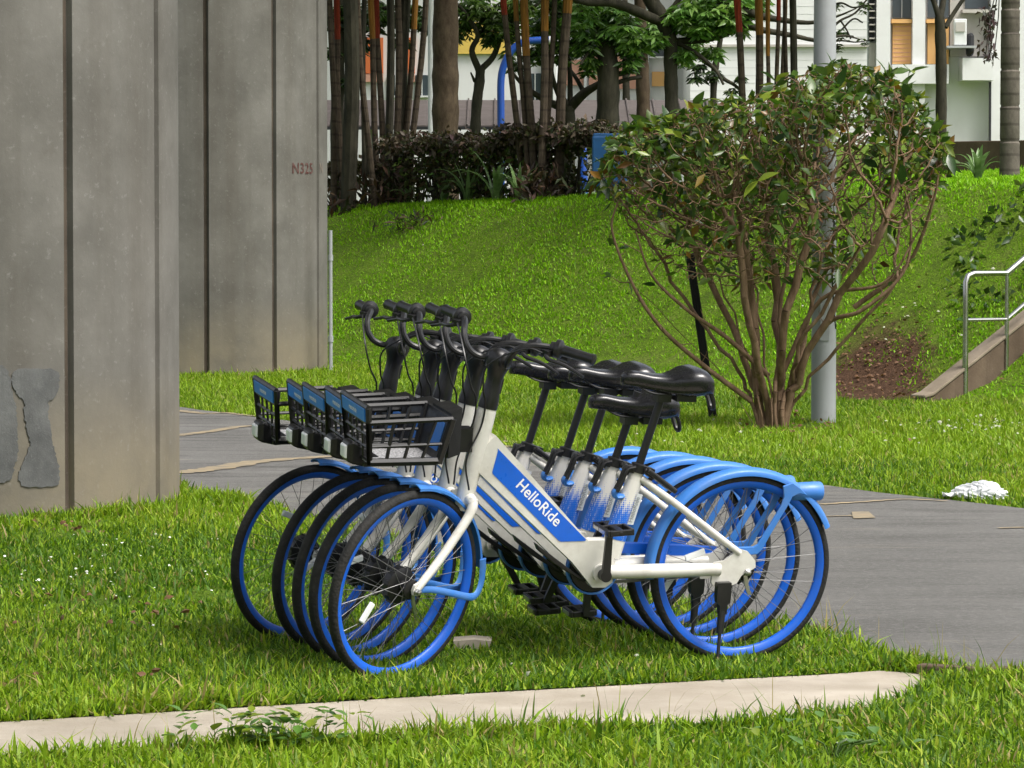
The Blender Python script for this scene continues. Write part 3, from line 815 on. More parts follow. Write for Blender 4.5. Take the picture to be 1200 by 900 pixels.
def mk_shifter(s):
    P = np.array(bar_pts(s)[-3:]); a = P[0]; d = P[1] - P[0]; d /= np.linalg.norm(d)
    mb = MB(); q = Vector(d).to_track_quat('Z', 'Y').to_matrix().to_4x4(); M = Matrix.Translation(a + d * .025) @ q
    mb.lathe([(.013, -.03), (.020, -.028), (.022, -.014), (.032, -.010), (.033, .004), (.028, .010), (.022, .012), (.013, .02)], M, 18)
    return mb.mesh("brake_clamp", True, 40)
def mk_lever(s):
    P = np.array(bar_pts(s)); a = P[-3]; e = P[-1]
    pts = [a + (-.006, 0, -.008), a + (-.030, s * .006, -.018), a + (-.040, s * .03, -.028), a * .45 + e * .55 + np.array([-.050, 0, -.030]), a * .2 + e * .8 + np.array([-.048, 0, -.040]), e + np.array([-.052, s * .01, -.050])]
    C = catmull(pts, 4); mb = MB(); mb.tube(C, np.linspace(.0085, .0055, len(C)), 8); mb.box(a + (-.022, s * .004, -.014), (.030, .03, .02)); return mb.mesh("brake_lever", True, 40)
def mk_cable(s):
    P = np.array(bar_pts(s)); a = P[-3]; h = axis_at(.93); k = axis_at(.64)
    pts = [a + (-.03, 0, -.016), a + (-.075, -s * .05, -.008), (BAR0.x - .105, s * .055, BAR0.z + .02), (BAR0.x - .092, s * .03, BAR0.z - .07), (h.x - .040, s * .022, h.z), (h.x - .047, s * .020, h.z - .08), (k.x - .040, s * .02, k.z + .10), (k.x - .030, s * .036, k.z)]
    mb = MB(); mb.tube(catmull(pts, 6), .0032, 6); return mb.mesh("brake_cable")

SEAT_DIR = Vector((.282, 0, .959)).normalized(); SEAT0 = Vector((-.394, 0, .685))
def mk_seat_post(): return MB().tube([SEAT0 - SEAT_DIR * .05, SEAT0 + SEAT_DIR * .26], .0142, 14).mesh("seat_post")
def mk_clamp():
    mb = MB(); c = SEAT0
    q = SEAT_DIR.to_track_quat('Z', 'Y').to_matrix().to_4x4()
    mb.lathe([(.016, -.012), (.026, -.012), (.027, .016), (.017, .020)], Matrix.Translation(c) @ q, 18)
    mb.box((c.x + .036, 0, c.z - .006), (.035, .040, .022), Matrix.Rotation(radians(16), 3, 'Y')); mb.box((c.x - .034, 0, c.z + .002), (.028, .046, .020), Matrix.Rotation(radians(16), 3, 'Y'))
    return mb.mesh("seat_clamp", True, 40)
def mk_clamp_lever():
    mb = MB()
    for y in (-.022, .006):
        mb.tube(catmull([(SEAT0.x - .020, y - .008, SEAT0.z + .012), (SEAT0.x - .048, y - .008, SEAT0.z + .004), (SEAT0.x - .064, y - .008, SEAT0.z - .035), (SEAT0.x - .082, y - .008, SEAT0.z - .072)], 4), .0062, 8)
    return mb.mesh("release_lever")
def mk_lever_tip():
    P = [(SEAT0.x - .078, -.010, SEAT0.z - .070), (SEAT0.x - .084, -.010, SEAT0.z - .080), (SEAT0.x - .076, -.010, SEAT0.z - .092), (SEAT0.x - .050, -.010, SEAT0.z - .090)]
    return MB().tube(catmull(P, 3), [.010] * 9 + [.006], 10, True, 2.0).mesh("lever_tip")
def mk_saddle():
    """loft from nose to tail, built round the top of the post at the origin"""
    rings = []
    #     x,    half width, top z, skirt depth
    S = [(-.152, .006, .058, .016), (-.150, .018, .068, .036), (-.136, .025, .079, .048), (-.10, .029, .081, .054), (-.05, .033, .073, .056), (0, .045, .072, .064), (.035, .064, .082, .080), (.07, .084, .097, .096), (.105, .094, .102, .099), (.135, .091, .094, .086), (.155, .077, .076, .066), (.167, .052, .054, .050), (.170, .016, .036, .022)]
    n = 20
    for x, w, zt, dep in S:
        r = []
        for k in range(n):
            a = 2 * pi * k / n; cy, cz = cos(a), sin(a)
            y = w * math.copysign(abs(cy) ** .62, cy)
            if cz >= 0: z = zt - dep * .42 + dep * .42 * abs(cz) ** .75
            else: z = zt - dep * .42 - dep * .58 * abs(cz) ** .8
            r.append((x, y, z))
        rings.append(r)
    return MB().loft(rings).mesh("saddle", True, 70)
def mk_saddle_rails():
    mb = MB(); mb.box((.0, 0, -.004), (.05, .05, .032))
    for s in (-1, 1): mb.tube(catmull([(-.10, s * .012, .035), (-.04, s * .022, .010), (.06, s * .026, .010), (.12, s * .04, .035)], 4), .004, 6)
    mb.box((.07, 0, .010), (.07, .10, .045)); return mb.mesh("saddle_mount", True, 40)
def mk_saddle_loop():
    P = [(.145, -.034, .035), (.172, -.030, .000), (.184, -.018, -.034), (.186, 0, -.042), (.184, .018, -.034), (.172, .030, .000), (.145, .034, .035)]
    return MB().tube(catmull(P, 4), .0075, 8, True, .8).mesh("lifting_loop")
def mk_lock():
    mb = MB(); R = Matrix.Rotation(radians(36), 3, 'Y'); mb.box((-.318, 0, .648), (.135, .085, .018), R); mb.box((-.36, 0, .672), (.05, .06, .018), R); return mb.mesh("ring_lock", False)
BB = Vector((-.52, 0, .335))
def mk_crank(s):
    mb = MB(); mb.tube([(0, s * .052, 0), (0, s * .085, 0)], .020, 16)
    mb.loft([[(w * a, s * .078 + t * b_, z) for a, b_ in ((-1, -1), (1, -1), (1, 1), (-1, 1))] for z, w, t in ((-.014, .012, .007), (.01, .0145, .0075), (.09, .0125, .0065), (.155, .0115, .006), (.175, .0095, .0055))])
    return mb.mesh("crank_arm", True, 40)
def mk_pedal(s):
    mb = MB(); y0 = s * .094
    mb.tube([(0, s * .078, 0), (0, s * .19, 0)], .007, 8)
    for x in (-.042, .042): mb.box((x, s * .140, 0), (.012, .092, .022))
    for y in (.096, .184): mb.box((0, s * y, 0), (.078, .010, .020))
    mb.box((0, s * .14, 0), (.026, .08, .018)); return mb.mesh("pedal", False)
def mk_pedal_reflector(s, x):
    mb = MB(); mb.box((x, s * .140, 0), (.003, .055, .012))
    return mb.mesh("pedal_reflector", False)
def mk_chain_disc():
    mb = MB(); mb.lathe([(.01, .0), (.082, .0), (.086, -.004), (.086, -.018), (.06, -.024), (.01, -.026)], Matrix.Translation((BB.x, .044, BB.z)) @ RY, 36); return mb.mesh("chain_disc", True, 30)
def mk_chain_ring():
    return MB().ring([(.092, .040), (.094, .050), (.094, .064), (.090, .070), (.086, .064), (.086, .044)], 44, c=(BB.x, 0, BB.z)).mesh("chain_disc_rim", True, 40)
def mk_chain_case():
    mb = MB(); mb.prism([(-.50, .425), (-.06, .392), (-.03, .380), (-.03, .362), (-.06, .352), (-.50, .385)], .062, .078); return mb.mesh("chain_case", False)
def mk_chain():
    mb = MB(); 
    for z0, z1 in ((.395, .366), (.275, .294)): mb.box(((-.52) / 2, .070, (z0 + z1) / 2), (.52, .006, .010), Matrix.Rotation(atan2(z0 - z1, .52), 3, 'Y'))
    return mb.mesh("chain", False)
def mk_motor():
    mb = MB(); mb.prism([(-.74, .432), (-.60, .330), (-.555, .300), (-.59, .310), (-.68, .365), (-.74, .415), (-.75, .44)], -.012, .020); return mb.mesh("battery_case", False)
def mk_kickstand():
    mb = MB()
    mb.loft([[(-.090 + a * w, -.075 + b_ * .014, z) for a, b_ in ((-1, -1), (1, -1), (1, 1), (-1, 1))] for z, w in ((.300, .025), (.262, .0255), (.232, .024), (.222, .014), (.19, .013))])
    mb.tube([(-.092, -.078, .20), (-.100, -.092, .125)], [.0135, .0125], 12); mb.tube([(-.100, -.092, .128), (-.116, -.122, .002)], .0062, 10)
    return mb.mesh("kickstand", True, 40)
def mk_rear_light():
    return MB().lathe([(.004, .17), (.028, .172), (.031, .18), (.033, .25), (.033, .278), (.030, .284), (.004, .286)], Matrix.Translation((0, 0, .592)) @ Matrix.Rotation(pi / 2, 4, 'Y') , 22).mesh("rear_light", True, 40)
def mk_rear_lens():
    return MB().lathe([(.001, .2862), (.022, .2862), (.022, .2868), (.001, .287)], Matrix.Translation((0, 0, .592)) @ Matrix.Rotation(pi / 2, 4, 'Y'), 18).mesh("light_lens")
M_["redlens"] = paint("red_lens", (.35, .012, .01), .2, .6, (.1, .02, .02), .2)

# basket: four open lattice sides, plate floor, tall front, box at the back that holds it to the head tube
BT = dict(x0=-1.392, x1=-1.108, z=.888, w=.140); BL = dict(x0=-1.378, x1=-1.142, z=.746, w=.122)
def bk(u, v, y):
    """u along the side 0 front..1 rear, v up 0..1, y -1..1"""
    x = (BL['x0'] + (BL['x1'] - BL['x0']) * u) * (1 - v) + (BT['x0'] + (BT['x1'] - BT['x0']) * u) * v
    return (x, y * (BL['w'] * (1 - v) + BT['w'] * v), BL['z'] * (1 - v) + BT['z'] * v)
def mk_basket():
    mb = MB(); T = lambda a, b_, r=.0055: mb.tube([a, b_], r, 6)
    for s in (-1, 1):
        T(bk(0, 1, s), bk(1, 1.06, s), .009); T(bk(0, .06, s), bk(1, .06, s), .0125); T(bk(0, .0, s), bk(0, 1, s), .0105); T(bk(1, .0, s), bk(1, 1.06, s), .014)
        T(bk(0, .42, s), bk(1, .46, s), .006)
        for u in (.27, .52, .77): T(bk(u - .035, .04, s), bk(u + .035, 1.0, s), .0062)
    # front lattice, taller than the sides
    for y in (-.45, 0, .45): T(bk(0, .05, y), bk(0, 1.02, y), .0045)
    for v in (.08, .38, .68): T(bk(0, v, -1), bk(0, v, 1), .0055)
    for s in (-1, 1): T(bk(0, 0, s), bk(0, 1.34, s), .0105)
    T(bk(0, 1.34, -1), bk(0, 1.34, 1), .010); T(bk(0, .97, -1), bk(0, .97, 1), .006)
    # rear wall
    a, b_, c, d = bk(1, 0, -1), bk(1, 0, 1), bk(1, 1.06, 1), bk(1, 1.06, -1)
    R = [a, b_, c, d]; mb.loft([R, [(x + .012, y, z) for x, y, z in R]])
    mb.loft([[(-1.098, y, z) for y, z in ((-.085, .752), (.085, .752), (.10, .905), (-.10, .905))], [(-1.050, y, z) for y, z in ((-.06, .76), (.06, .76), (.07, .918), (-.07, .918))]])
    mb.box((-1.03, 0, .80), (.07, .05, .08))
    for y in (-.075, .075): mb.box((-1.26, y, .738), (.25, .02, .014))
    return mb.mesh("basket", True, 45)
def mk_basket_floor(): return MB().loft([[bk(0, .03, -1), bk(1, .03, -1), bk(1, .03, 1), bk(0, .03, 1)], [bk(0, .0, -1), bk(1, .0, -1), bk(1, .0, 1), bk(0, .0, 1)]]).mesh("basket_floor", False)
def mk_plate():
    mb = MB(); q = [bk(0, 1.0, -.90), bk(0, 1.0, .90), bk(0, 1.31, .90), bk(0, 1.31, -.90)]
    mb.loft([[(x - .011, y, z) for x, y, z in q], [(x + .003, y, z) for x, y, z in q]]); return mb.mesh("front_plate", False)
def mk_plate_text():
    V, F = text_geo("HelloRide", .02, 1.0); V[:, 0] -= V[:, 0].min(); k = .085 / V[:, 0].max(); b0 = bk(0, 1.11, 0)
    return MB().add([(b0[0] - .0122, .043 - x * k, b0[2] + y * k * 1.1) for x, y, _ in V], F).mesh("plate_lettering", False)
def mk_sticker():
    q = [bk(1, .22, -.62), bk(1, .22, .1), bk(1, .88, .1), bk(1, .88, -.62)]; return MB().loft([[(x - .003, y, z) for x, y, z in q], [(x - .0005, y, z) for x, y, z in q]]).mesh("sticker", False)
def mk_headlight():
    mb = MB(); mb.loft([[(x, y, z) for y, z in ((-w, z0), (w, z0), (w, z1), (-w, z1))] for x, w, z0, z1 in ((-1.428, .036, .738, .800), (-1.410, .040, .730, .806), (-1.36, .034, .718, .780), (-1.30, .025, .722, .74))]); return mb.mesh("headlight", False)
def mk_headlens():
    mb = MB(); mb.loft([[(x, y, z) for y, z in ((-w, z0), (w, z0), (w, z1), (-w, z1))] for x, w, z0, z1 in ((-1.437, .024, .750, .790), (-1.4275, .030, .746, .794))]); return mb.mesh("lens", False)

def make_bike(pos, yaw, lean, steer, saddle_up, crank, label, spin=(0, 0)):
    root = empty("bicycle", M=Matrix.Translation(pos) @ Matrix.Rotation(radians(yaw), 4, 'Z') @ Matrix.Rotation(radians(lean), 4, 'X'), label=label, cat="bicycle", group="rental bicycles parked in a row")
    def P(name, fn, mat, parent=root, M=None, bevel=0, key=None, kind=None):
        return obj(name, cached(key or fn.__name__, fn), M_[mat], parent, M, bevel, kind)
    fr = P("frame", mk_frame, "white", bevel=0)
    
    for s in (-1, 1): P("colour_panel", lambda: mk_panel(s), "blue", fr, key=f"panel{s}"); P("lettering", lambda: mk_lettering(s), "letter", fr, key=f"lett{s}")
    P("fade_decal", mk_seat_decal, "fade", fr)
    P("label_strip", mk_seat_strip, "label_strip", fr); P("small_lettering", mk_seat_letters, "greyprint", fr)
    ST = Matrix.Translation(AXIS_A) @ Matrix.Rotation(radians(steer), 4, AXIS_U) @ Matrix.Translation(-AXIS_A)
    P("fork", mk_fork, "white", M=ST); P("stem_cover", mk_stem, "black", M=ST)
    hb = P("handlebar", mk_handlebar, "black", M=ST)
    for s in (-1, 1):
        P("grip", lambda: mk_grip(s), "black", hb, key=f"grip{s}"); P("brake_clamp", lambda: mk_shifter(s), "black", hb, key=f"clampb{s}")
        P("brake_lever", lambda: mk_lever(s), "black", hb, key=f"lever{s}"); P("brake_cable", lambda: mk_cable(s), "black", hb, key=f"cable{s}")
    for nm, ax, Mx, sp, hr in (("front_wheel", FRONT_AX, ST, spin[0], .062), ("rear_wheel", REAR_AX, Matrix.Identity(4), spin[1], .055)):
        w = P(nm, mk_rim, "rim", M=Mx @ Matrix.Translation(ax) @ Matrix.Rotation(sp, 4, 'Y'))
        P("tyre", mk_tyre, "tyre", w); P("hub", lambda: mk_hub(hr, .05), "black", w, key=f"hub{hr}"); P("spoke_lacing", mk_spokes, "spoke", w, kind="stuff")
        P("reflector", mk_reflector, "lens", w, Matrix.Translation((-.155, -.022, -.105)) @ Matrix.Rotation(radians(-70), 4, 'Y'), bevel=.004)
        P("brake_arm", mk_brake_arm, "metal", w, Matrix.Rotation(-sp, 4, 'Y')); P("axle_nut", mk_nut, "metal", w, Matrix.Translation((0, -.062, 0)))
    ff = P("front_fender", mk_front_fender, "fender", M=ST)
    rf = P("rear_fender", mk_rear_fender, "fender")
    for s in (-1, 1):
        P("strut", lambda: mk_front_strut(s), "fender", ff, key=f"fs{s}"); P("strut", lambda: mk_rear_strut(s), "fender", rf, key=f"rs{s}", bevel=.003)
    rl = P("rear_light", mk_rear_light, "fender"); P("light_lens", mk_rear_lens, "redlens", rl)
    bk_ = P("basket", mk_basket, "black"); P("basket_floor", mk_basket_floor, "speckle", bk_); pl = P("front_plate", mk_plate, "plate", bk_, bevel=.002)
    P("plate_lettering", mk_plate_text, "letter", bk_); P("sticker", mk_sticker, "fender", bk_)
    hl = P("headlight", mk_headlight, "black", bevel=.006); P("lens", mk_headlens, "lens", hl, bevel=.004)
    P("seat_post", mk_seat_post, "black"); cl = P("seat_clamp", mk_clamp, "black"); P("release_lever", mk_clamp_lever, "black", cl); P("lever_tip", mk_lever_tip, "fender", cl)
    top = SEAT0 + SEAT_DIR * saddle_up
    sd = P("saddle", mk_saddle, "saddle", M=Matrix.Translation(top) @ Matrix.Rotation(radians(2), 4, 'Y')); P("saddle_mount", mk_saddle_rails, "black", sd); P("lifting_loop", mk_saddle_loop, "black", sd)
    P("ring_lock", mk_lock, "black", bevel=.006); P("battery_case", mk_motor, "black", bevel=.008)
    for s, a in ((-1, crank), (1, crank + 180)):
        Mc = Matrix.Translation(BB) @ Matrix.Rotation(radians(a), 4, 'Y')
        c = P("crank_arm", lambda: mk_crank(s), "black", M=Mc, key=f"crank{s}")
        pd = P("pedal", lambda: mk_pedal(s), "black", M=Mc @ Matrix.Translation((0, 0, .172)) @ Matrix.Rotation(radians(-a - 3), 4, 'Y'), key=f"pedal{s}", bevel=.003)
        for x in (-.0495, .0495): P("pedal_reflector", lambda: mk_pedal_reflector(s, x), "metal", pd, key=f"pedref{s}{x}")
    cd = P("chain_disc", mk_chain_disc, "black"); P("chain_disc_rim", mk_chain_ring, "fender", cd); P("chain_case", mk_chain_case, "blue", bevel=.004); P("chain", mk_chain, "spoke")
    P("kickstand", mk_kickstand, "black")
    return root
# rear wheel contact of each bicycle in turn, from the strip towards the path
O1 = ground(861, 775)
def bpos(dx, dy): return (O1[0] + dx, O1[1] + dy, 0)
make_bike(bpos(0, 0), 19, 8, 27.5, .262, 2, "white and blue rental bicycle standing outermost of the row, beside the concrete strip", (.3, .9))
make_bike(bpos(-.075, .335), 19.3, 8.6, 25.5, .165, 24, "white and blue rental bicycle with the lowest saddle, second from the concrete strip", (1.1, .2))
make_bike(bpos(-.158, .60), 18.8, 7.4, 29, .250, 200, "white and blue rental bicycle in the middle of the row, its raised saddle between others", (2.0, .5))
make_bike(bpos(-.232, .87), 19.2, 8, 26, .245, 165, "white and blue rental bicycle second from the path end of the row", (.7, 1.4))
make_bike(bpos(-.365, 1.13), 19, 7, 21, .250, 150, "white and blue rental bicycle at the path end of the row, pushed farthest forward", (1.6, 2.2))

# ================================================================== VEGETATION
def rot_to(d):
    return np.array(Vector(d).to_track_quat('Z', 'Y').to_matrix())

def leaf_cloud(P, D, size, width, colors, r, fold=.25, droop=.25):
    """many single leaves as one array: six vertices each (base, two mid pairs, tip); P base points, D directions"""
    n = len(P); D = D / (np.linalg.norm(D, axis=1)[:, None] + 1e-9)
    rv = r.normal(size=(n, 3)); S = np.cross(D, rv); S /= np.linalg.norm(S, axis=1)[:, None] + 1e-9
    U = np.cross(S, D)
    L = size[:, None]; W = (size * width)[:, None]
    b = P; t = P + D * L - np.array([0, 0, 1]) * L * droop
    m = P + D * L * .48 - np.array([0, 0, 1]) * L * droop * .25
    l = m + S * W * .5 + U * W * fold; rr_ = m - S * W * .5 + U * W * fold
    V = np.stack([b, l, m, rr_, t], 1).reshape(-1, 3)
    o = np.arange(n)[:, None] * 5
    F = np.concatenate([o + np.array([0, 2, 1]), o + np.array([0, 3, 2]), o + np.array([1, 2, 4]), o + np.array([2, 3, 4])])
    return V, F, np.repeat(colors, 5, axis=0)

def pick_colors(r, n, pal, wts, jit=.18):
    pal = np.array(pal); k = r.choice(len(pal), n, p=np.array(wts) / sum(wts))
    return np.clip(pal[k] * (1 + r.normal(0, jit, (n, 1))) * (1 + r.normal(0, jit * .4, (n, 3))), .002, .9)

# ------------------------------------------------------------------ grass
def bare_soil(x, y):
    """0..1 how bare the lawn is"""
    d = np.sqrt((x - 3.12) ** 2 + ((y - 32.3) * .45) ** 2) + .45 * vnoise(x, y, 5, 12)
    b = np.clip((.92 - d) / .35, 0, 1) * .93
    s = np.sqrt((x - 2.05) ** 2 + ((y - 27.3) * .6) ** 2) + .3 * vnoise(x, y, 6, 13)
    b = np.maximum(b, np.clip((.62 - s) / .2, 0, 1) * .85)
    for px, py, rr in ((110, 715, .30), (190, 730, .24), (60, 625, .30), (250, 700, .2), (20, 812, .12), (545, 758, .2), (330, 740, .1), (800, 690, .1)):
        q = ground(px, py); dd = np.sqrt((x - q[0]) ** 2 + ((y - q[1]) * .5) ** 2)
        b = np.maximum(b, np.clip((rr - dd) / .12, 0, 1) * .75)
    return b
def lawn_points(n, x0, x1, y0, y1, fov=None):
    x = rng.uniform(x0, x1, n); y = rng.uniform(y0, y1, n)
    if fov: k = (np.abs(x) < y * fov + .5); x, y = x[k], y[k]
    keep = ~in_poly(x, y, road_outline) & ~in_poly(x, y, strip_outline)
    for cx, cy in PIL: keep &= (x - cx) ** 2 + (y - cy) ** 2 > (PIL_R + .01) ** 2
    keep &= rng.uniform(0, 1, len(x)) > bare_soil(x, y)
    # keep the stair clear
    u = (x - w0[0]) * wdir[0] + (y - w0[1]) * wdir[1]; v = -(x - w0[0]) * wdir[1] + (y - w0[1]) * wdir[0]
    keep &= ~((u > -.02) & (u < 4.5) & (v > -.03) & (v < .2))
    return x[keep], y[keep]
GREENS = [(.165, .278, .013), (.225, .345, .018), (.068, .150, .012), (.300, .370, .032), (.33, .27, .11)]
def grass(name, x, y, h0, w0_, label, seed, segs=3, dry=.04, kind="stuff", gain=1.0, calm=0.0):
    r = np.random.default_rng(seed); n = len(x)
    patch = vnoise(x, y, 1.1, 21); fine = vnoise(x, y, 5.0, 22)
    h = h0 * (.45 + .75 * patch * .6 + .55 * fine) * r.lognormal(0, .28, n)
    w = w0_ * r.uniform(.6, 1.35, n)
    az = r.uniform(0, 2 * pi, n); lean = np.clip(np.abs(r.normal(.62, .42, n)), .02, 1.7)
    d = np.stack([np.cos(az), np.sin(az)], 1); sd = np.stack([-d[:, 1], d[:, 0]], 1)
    tw = r.normal(0, .5, n); sdx = sd * np.cos(tw)[:, None] + d * np.sin(tw)[:, None]
    z = gz(x, y) - .004
    rows = []
    for k in range(segs + 1):
        t = k / segs
        hor = lean * h * (t * .35 + t * t * .65); ver = h * (t - .28 * lean * t * t)
        cx = x + d[:, 0] * hor; cy = y + d[:, 1] * hor; cz = z + ver
        if k < segs:
            ww = w * (1 - .55 * t ** 1.5) * .5
            rows += [np.stack([cx - sdx[:, 0] * ww, cy - sdx[:, 1] * ww, cz], 1), np.stack([cx + sdx[:, 0] * ww, cy + sdx[:, 1] * ww, cz], 1)]
        else: rows.append(np.stack([cx, cy, cz], 1))
    V = np.stack(rows, 1); m = V.shape[1]; V = V.reshape(-1, 3); o = np.arange(n)[:, None] * m; F = []
    for k in range(segs - 1):
        a = 2 * k; F += [o + np.array([a, a + 1, a + 3]), o + np.array([a, a + 3, a + 2])]
    a = 2 * (segs - 1); F.append(o + np.array([a, a + 1, a + 2])); F = np.concatenate(F)
    pal = np.array(GREENS) * gain
    dk = np.clip((.52 - patch) * 3, 0, 1); wt = np.stack([.34 + 0 * patch, .12 + .55 * patch, .12 + .75 * dk, .05 + .34 * fine * patch, dry + .12 * (fine > .72)], 1); wt /= wt.sum(1)[:, None]
    kk = (r.uniform(0, 1, n)[:, None] > np.cumsum(wt, 1)).sum(1).clip(0, 4)
    c = pal[kk] * (1 - calm) + (pal[0] * .55 + pal[1] * .45) * calm * (.78 + .44 * patch)[:, None]
    c = np.clip(c * (1 + r.normal(0, .16 * (1 - .5 * calm), (n, 1))), .005, .6)
    o_ = obj(name, fast_mesh(name, V, F, np.repeat(c, m, axis=0)), M_["grass"], kind=kind)
    tag(o_, label, "grass"); return o_
FOV = .137 * 1.18
x, y = lawn_points(360000, -3.2, 3.2, 9.3, 14.6, FOV); k = y < 12.1 + .33 * x
grass("lawn_grass", x[~k], y[~k], .046, .0085, "short green lawn grass growing thickly around the bicycles up to the concrete strip", 31, 3, dry=.06)
grass("lawn_grass", x[k], y[k], .052, .0105, "broad-bladed green grass on the near side of the concrete strip", 30, 3, dry=.05)
x, y = lawn_points(215000, -4.0, 4.5, 14.6, 23.5, FOV); grass("lawn_grass", x, y, .046, .009, "bright green grass on the verges of the asphalt path and at the pillar foot", 32, 3)
x, y = lawn_points(265000, -6.5, 7.0, 23.5, 39.5, FOV + .01); k = gz(x, y) <= .04; x, y = x[k], y[k]; grass("lawn_grass", x, y, .048, .011, "green lawn grass around the shrub and lamp post below the bank", 33, 2, calm=.3)
x, y = lawn_points(420000, -7.5, 8.5, 29, 46.5, FOV + .01); k = gz(x, y) > .04; grass("bank_grass", x[k], y[k], .036, .0125, "vivid green grass covering the sloping bank up to the hedge", 34, 2, dry=.02, gain=(1.02, 1.32, .5), calm=.5)
# coarse longer tufts along edges
def edge_pts(poly_px, n, spread, r):
    C = np.array([gp(*p) for p in poly_px]); t = r.uniform(0, len(C) - 1, n); i = t.astype(int); f = (t - i)[:, None]
    P = C[i] * (1 - f) + C[np.minimum(i + 1, len(C) - 1)] * f + r.normal(0, spread, (n, 2)); return P[:, 0], P[:, 1]
r_ = np.random.default_rng(5)
ex, ey = edge_pts([(0, 899), (150, 892), (300, 884), (470, 876), (640, 868), (800, 861), (930, 855), (1020, 845), (1090, 815), (1130, 806), (1200, 806)], 2200, .025, r_)
ex2, ey2 = edge_pts([(0, 849), (150, 840), (330, 829), (520, 817), (700, 807), (860, 798), (960, 793), (1030, 789), (1080, 792)], 2600, .028, r_)
ex6, ey6 = edge_pts([(245, 890), (300, 882), (340, 880), (372, 884)], 900, .035, r_)
ex3, ey3 = edge_pts([(960, 742), (1000, 765), (1060, 786), (1095, 795), (1130, 800), (1200, 806)], 500, .05, r_)
ex4, ey4 = edge_pts([(0, 607), (75, 611), (140, 606), (208, 596), (240, 590), (290, 592)], 1500, .06, r_)
ex5, ey5 = edge_pts([(210, 447), (300, 443), (386, 437)], 900, .08, r_)
grass("edge_grass", np.concatenate([ex, ex2, ex3, ex4, ex5, ex6]), np.concatenate([ey, ey2, ey3, ey4, ey5, ey6]), .066, .010, "longer ragged grass tufts leaning over the edges of strip, path and pillars", 35, 3, dry=.05)
# thin seed stalks by the path corner and by the strip
r_ = np.random.default_rng(9)
sx_, sy_ = edge_pts([(955, 735), (990, 755), (1040, 770), (1110, 792), (1150, 800)], 60, .07, r_)
sx2, sy2 = edge_pts([(60, 876), (300, 868), (520, 856), (760, 846), (930, 840)], 40, .05, r_)
grass("seed_stalk_grass", np.concatenate([sx_, sx2]), np.concatenate([sy_, sy2]), .13, .0028, "thin wiry grass stalks standing up at the path corner", 36, 3, dry=1.5)

# small white clover heads and pale litter leaves in the lawn
def terrain_hit(px, py):
    r = ray(px, py)
    for d in np.arange(9, 60, .08):
        p = _C + r * (d / r[1])
        if p[2] <= gz1(p[0], p[1]): return p
    return p
def scatter_bits(name, spots, size, colr, label, cat, seed, up=.05):
    r = np.random.default_rng(seed); V = []; F = []
    P = []
    for (px, py, n, sp) in spots:
        c = terrain_hit(px, py)
        for _ in range(n):
            q = c[:2] + r.normal(0, sp, 2) * (1, 2.2); P.append((q[0], q[1], gz1(q[0], q[1]) + up * r.uniform(.3, 1.1)))
    for p in P:
        k = len(V); s = size * r.uniform(.5, 1.3); R = rot_to(r.normal(size=3) * (.5, .5, .3) + (0, 0, 1))
        for a in range(5): V.append(np.array(p) + R @ (s * cos(a * 1.2566) * r.uniform(.7, 1.2), s * sin(a * 1.2566) * .7, .3 * s * r.uniform(-1, 1)))
        V.append(np.array(p) + R @ (0, 0, s * .5))
        F += [(k + a, k + (a + 1) % 5, k + 5) for a in range(5)]
    V = np.array(V); C = np.clip(np.array(colr) * (1 + r.normal(0, .12, (len(V), 1))), 0, .95)
    o = obj(name, fast_mesh(name, V, F, C), M_["hedge"], kind="stuff"); tag(o, label, cat)
scatter_bits("clover_flowers", [(95, 690, 22, .16), (140, 650, 16, .14), (60, 672, 10, .15), (200, 690, 10, .25), (250, 640, 6, .2), (130, 700, 12, .3)], .007, (.75, .76, .70), "scattered tiny white clover flowers in the grass before the pillar", "flowers", 41, .06)
scatter_bits("pale_leaf_litter", [(1130, 507, 30, .25), (1165, 500, 26, .18), (1050, 515, 10, .4), (740, 520, 16, .5), (860, 515, 12, .4), (650, 800, 5, .3), (1038, 388, 5, .06), (1062, 378, 4, .05), (1120, 370, 8, .2), (900, 300, 14, .8), (560, 320, 14, .9)], .016, (.42, .44, .33), "pale fallen leaves and flecks lying on the lawn by the bag and shrub", "leaf litter", 42, .05)
scatter_bits("brown_leaf_litter", [(15, 812, 5, .05), (185, 800, 4, .05), (75, 622, 14, .12), (100, 715, 10, .15), (190, 728, 10, .12), (940, 505, 50, .35), (1030, 470, 40, .35), (1060, 455, 40, .3), (1030, 430, 90, .22), (1055, 412, 60, .2), (1010, 440, 60, .2)], .018, (.16, .085, .045), "dry brown leaf scraps on bare spots of the lawn", "leaf litter", 43, .045)

# broad-leaved weeds at the strip edge
def weed(px, py, n, size, label, seed, spread=.12):
    r = np.random.default_rng(seed); c = ground(px, py)
    o = empty("weed_clump", (c[0], c[1], 0), label, "weed", "broad leaved weeds by the concrete strip")
    base = leaf_card("weed_leaf", 1.0, .62, ("leaf_w", "leaf_y", "leaf_w"))
    for i in range(n):
        a = r.uniform(0, 2 * pi); q = r.normal(0, spread, 2) * (1.3, .75); s = size * r.uniform(.6, 1.3)
        lf = obj("leaf", base[i % 3], None, o, Matrix.Translation((q[0], q[1], r.uniform(.03, .13))) @ Matrix.Rotation(a, 4, 'Z') @ Matrix.Rotation(r.uniform(-.7, .25), 4, 'Y') @ Matrix.Scale(s, 4))
    mb = MB()
    for i in range(8):
        a = r.uniform(0, 2 * pi); l = spread * r.uniform(.4, 1.3); mb.tube([(0, 0, -.01), (cos(a) * l * .5, sin(a) * l * .4, .05), (cos(a) * l, sin(a) * l * .7, .06)], .003, 5)
    obj("stem", mb.mesh("stem"), M_["leaf_g1"], o)
_cards = {}
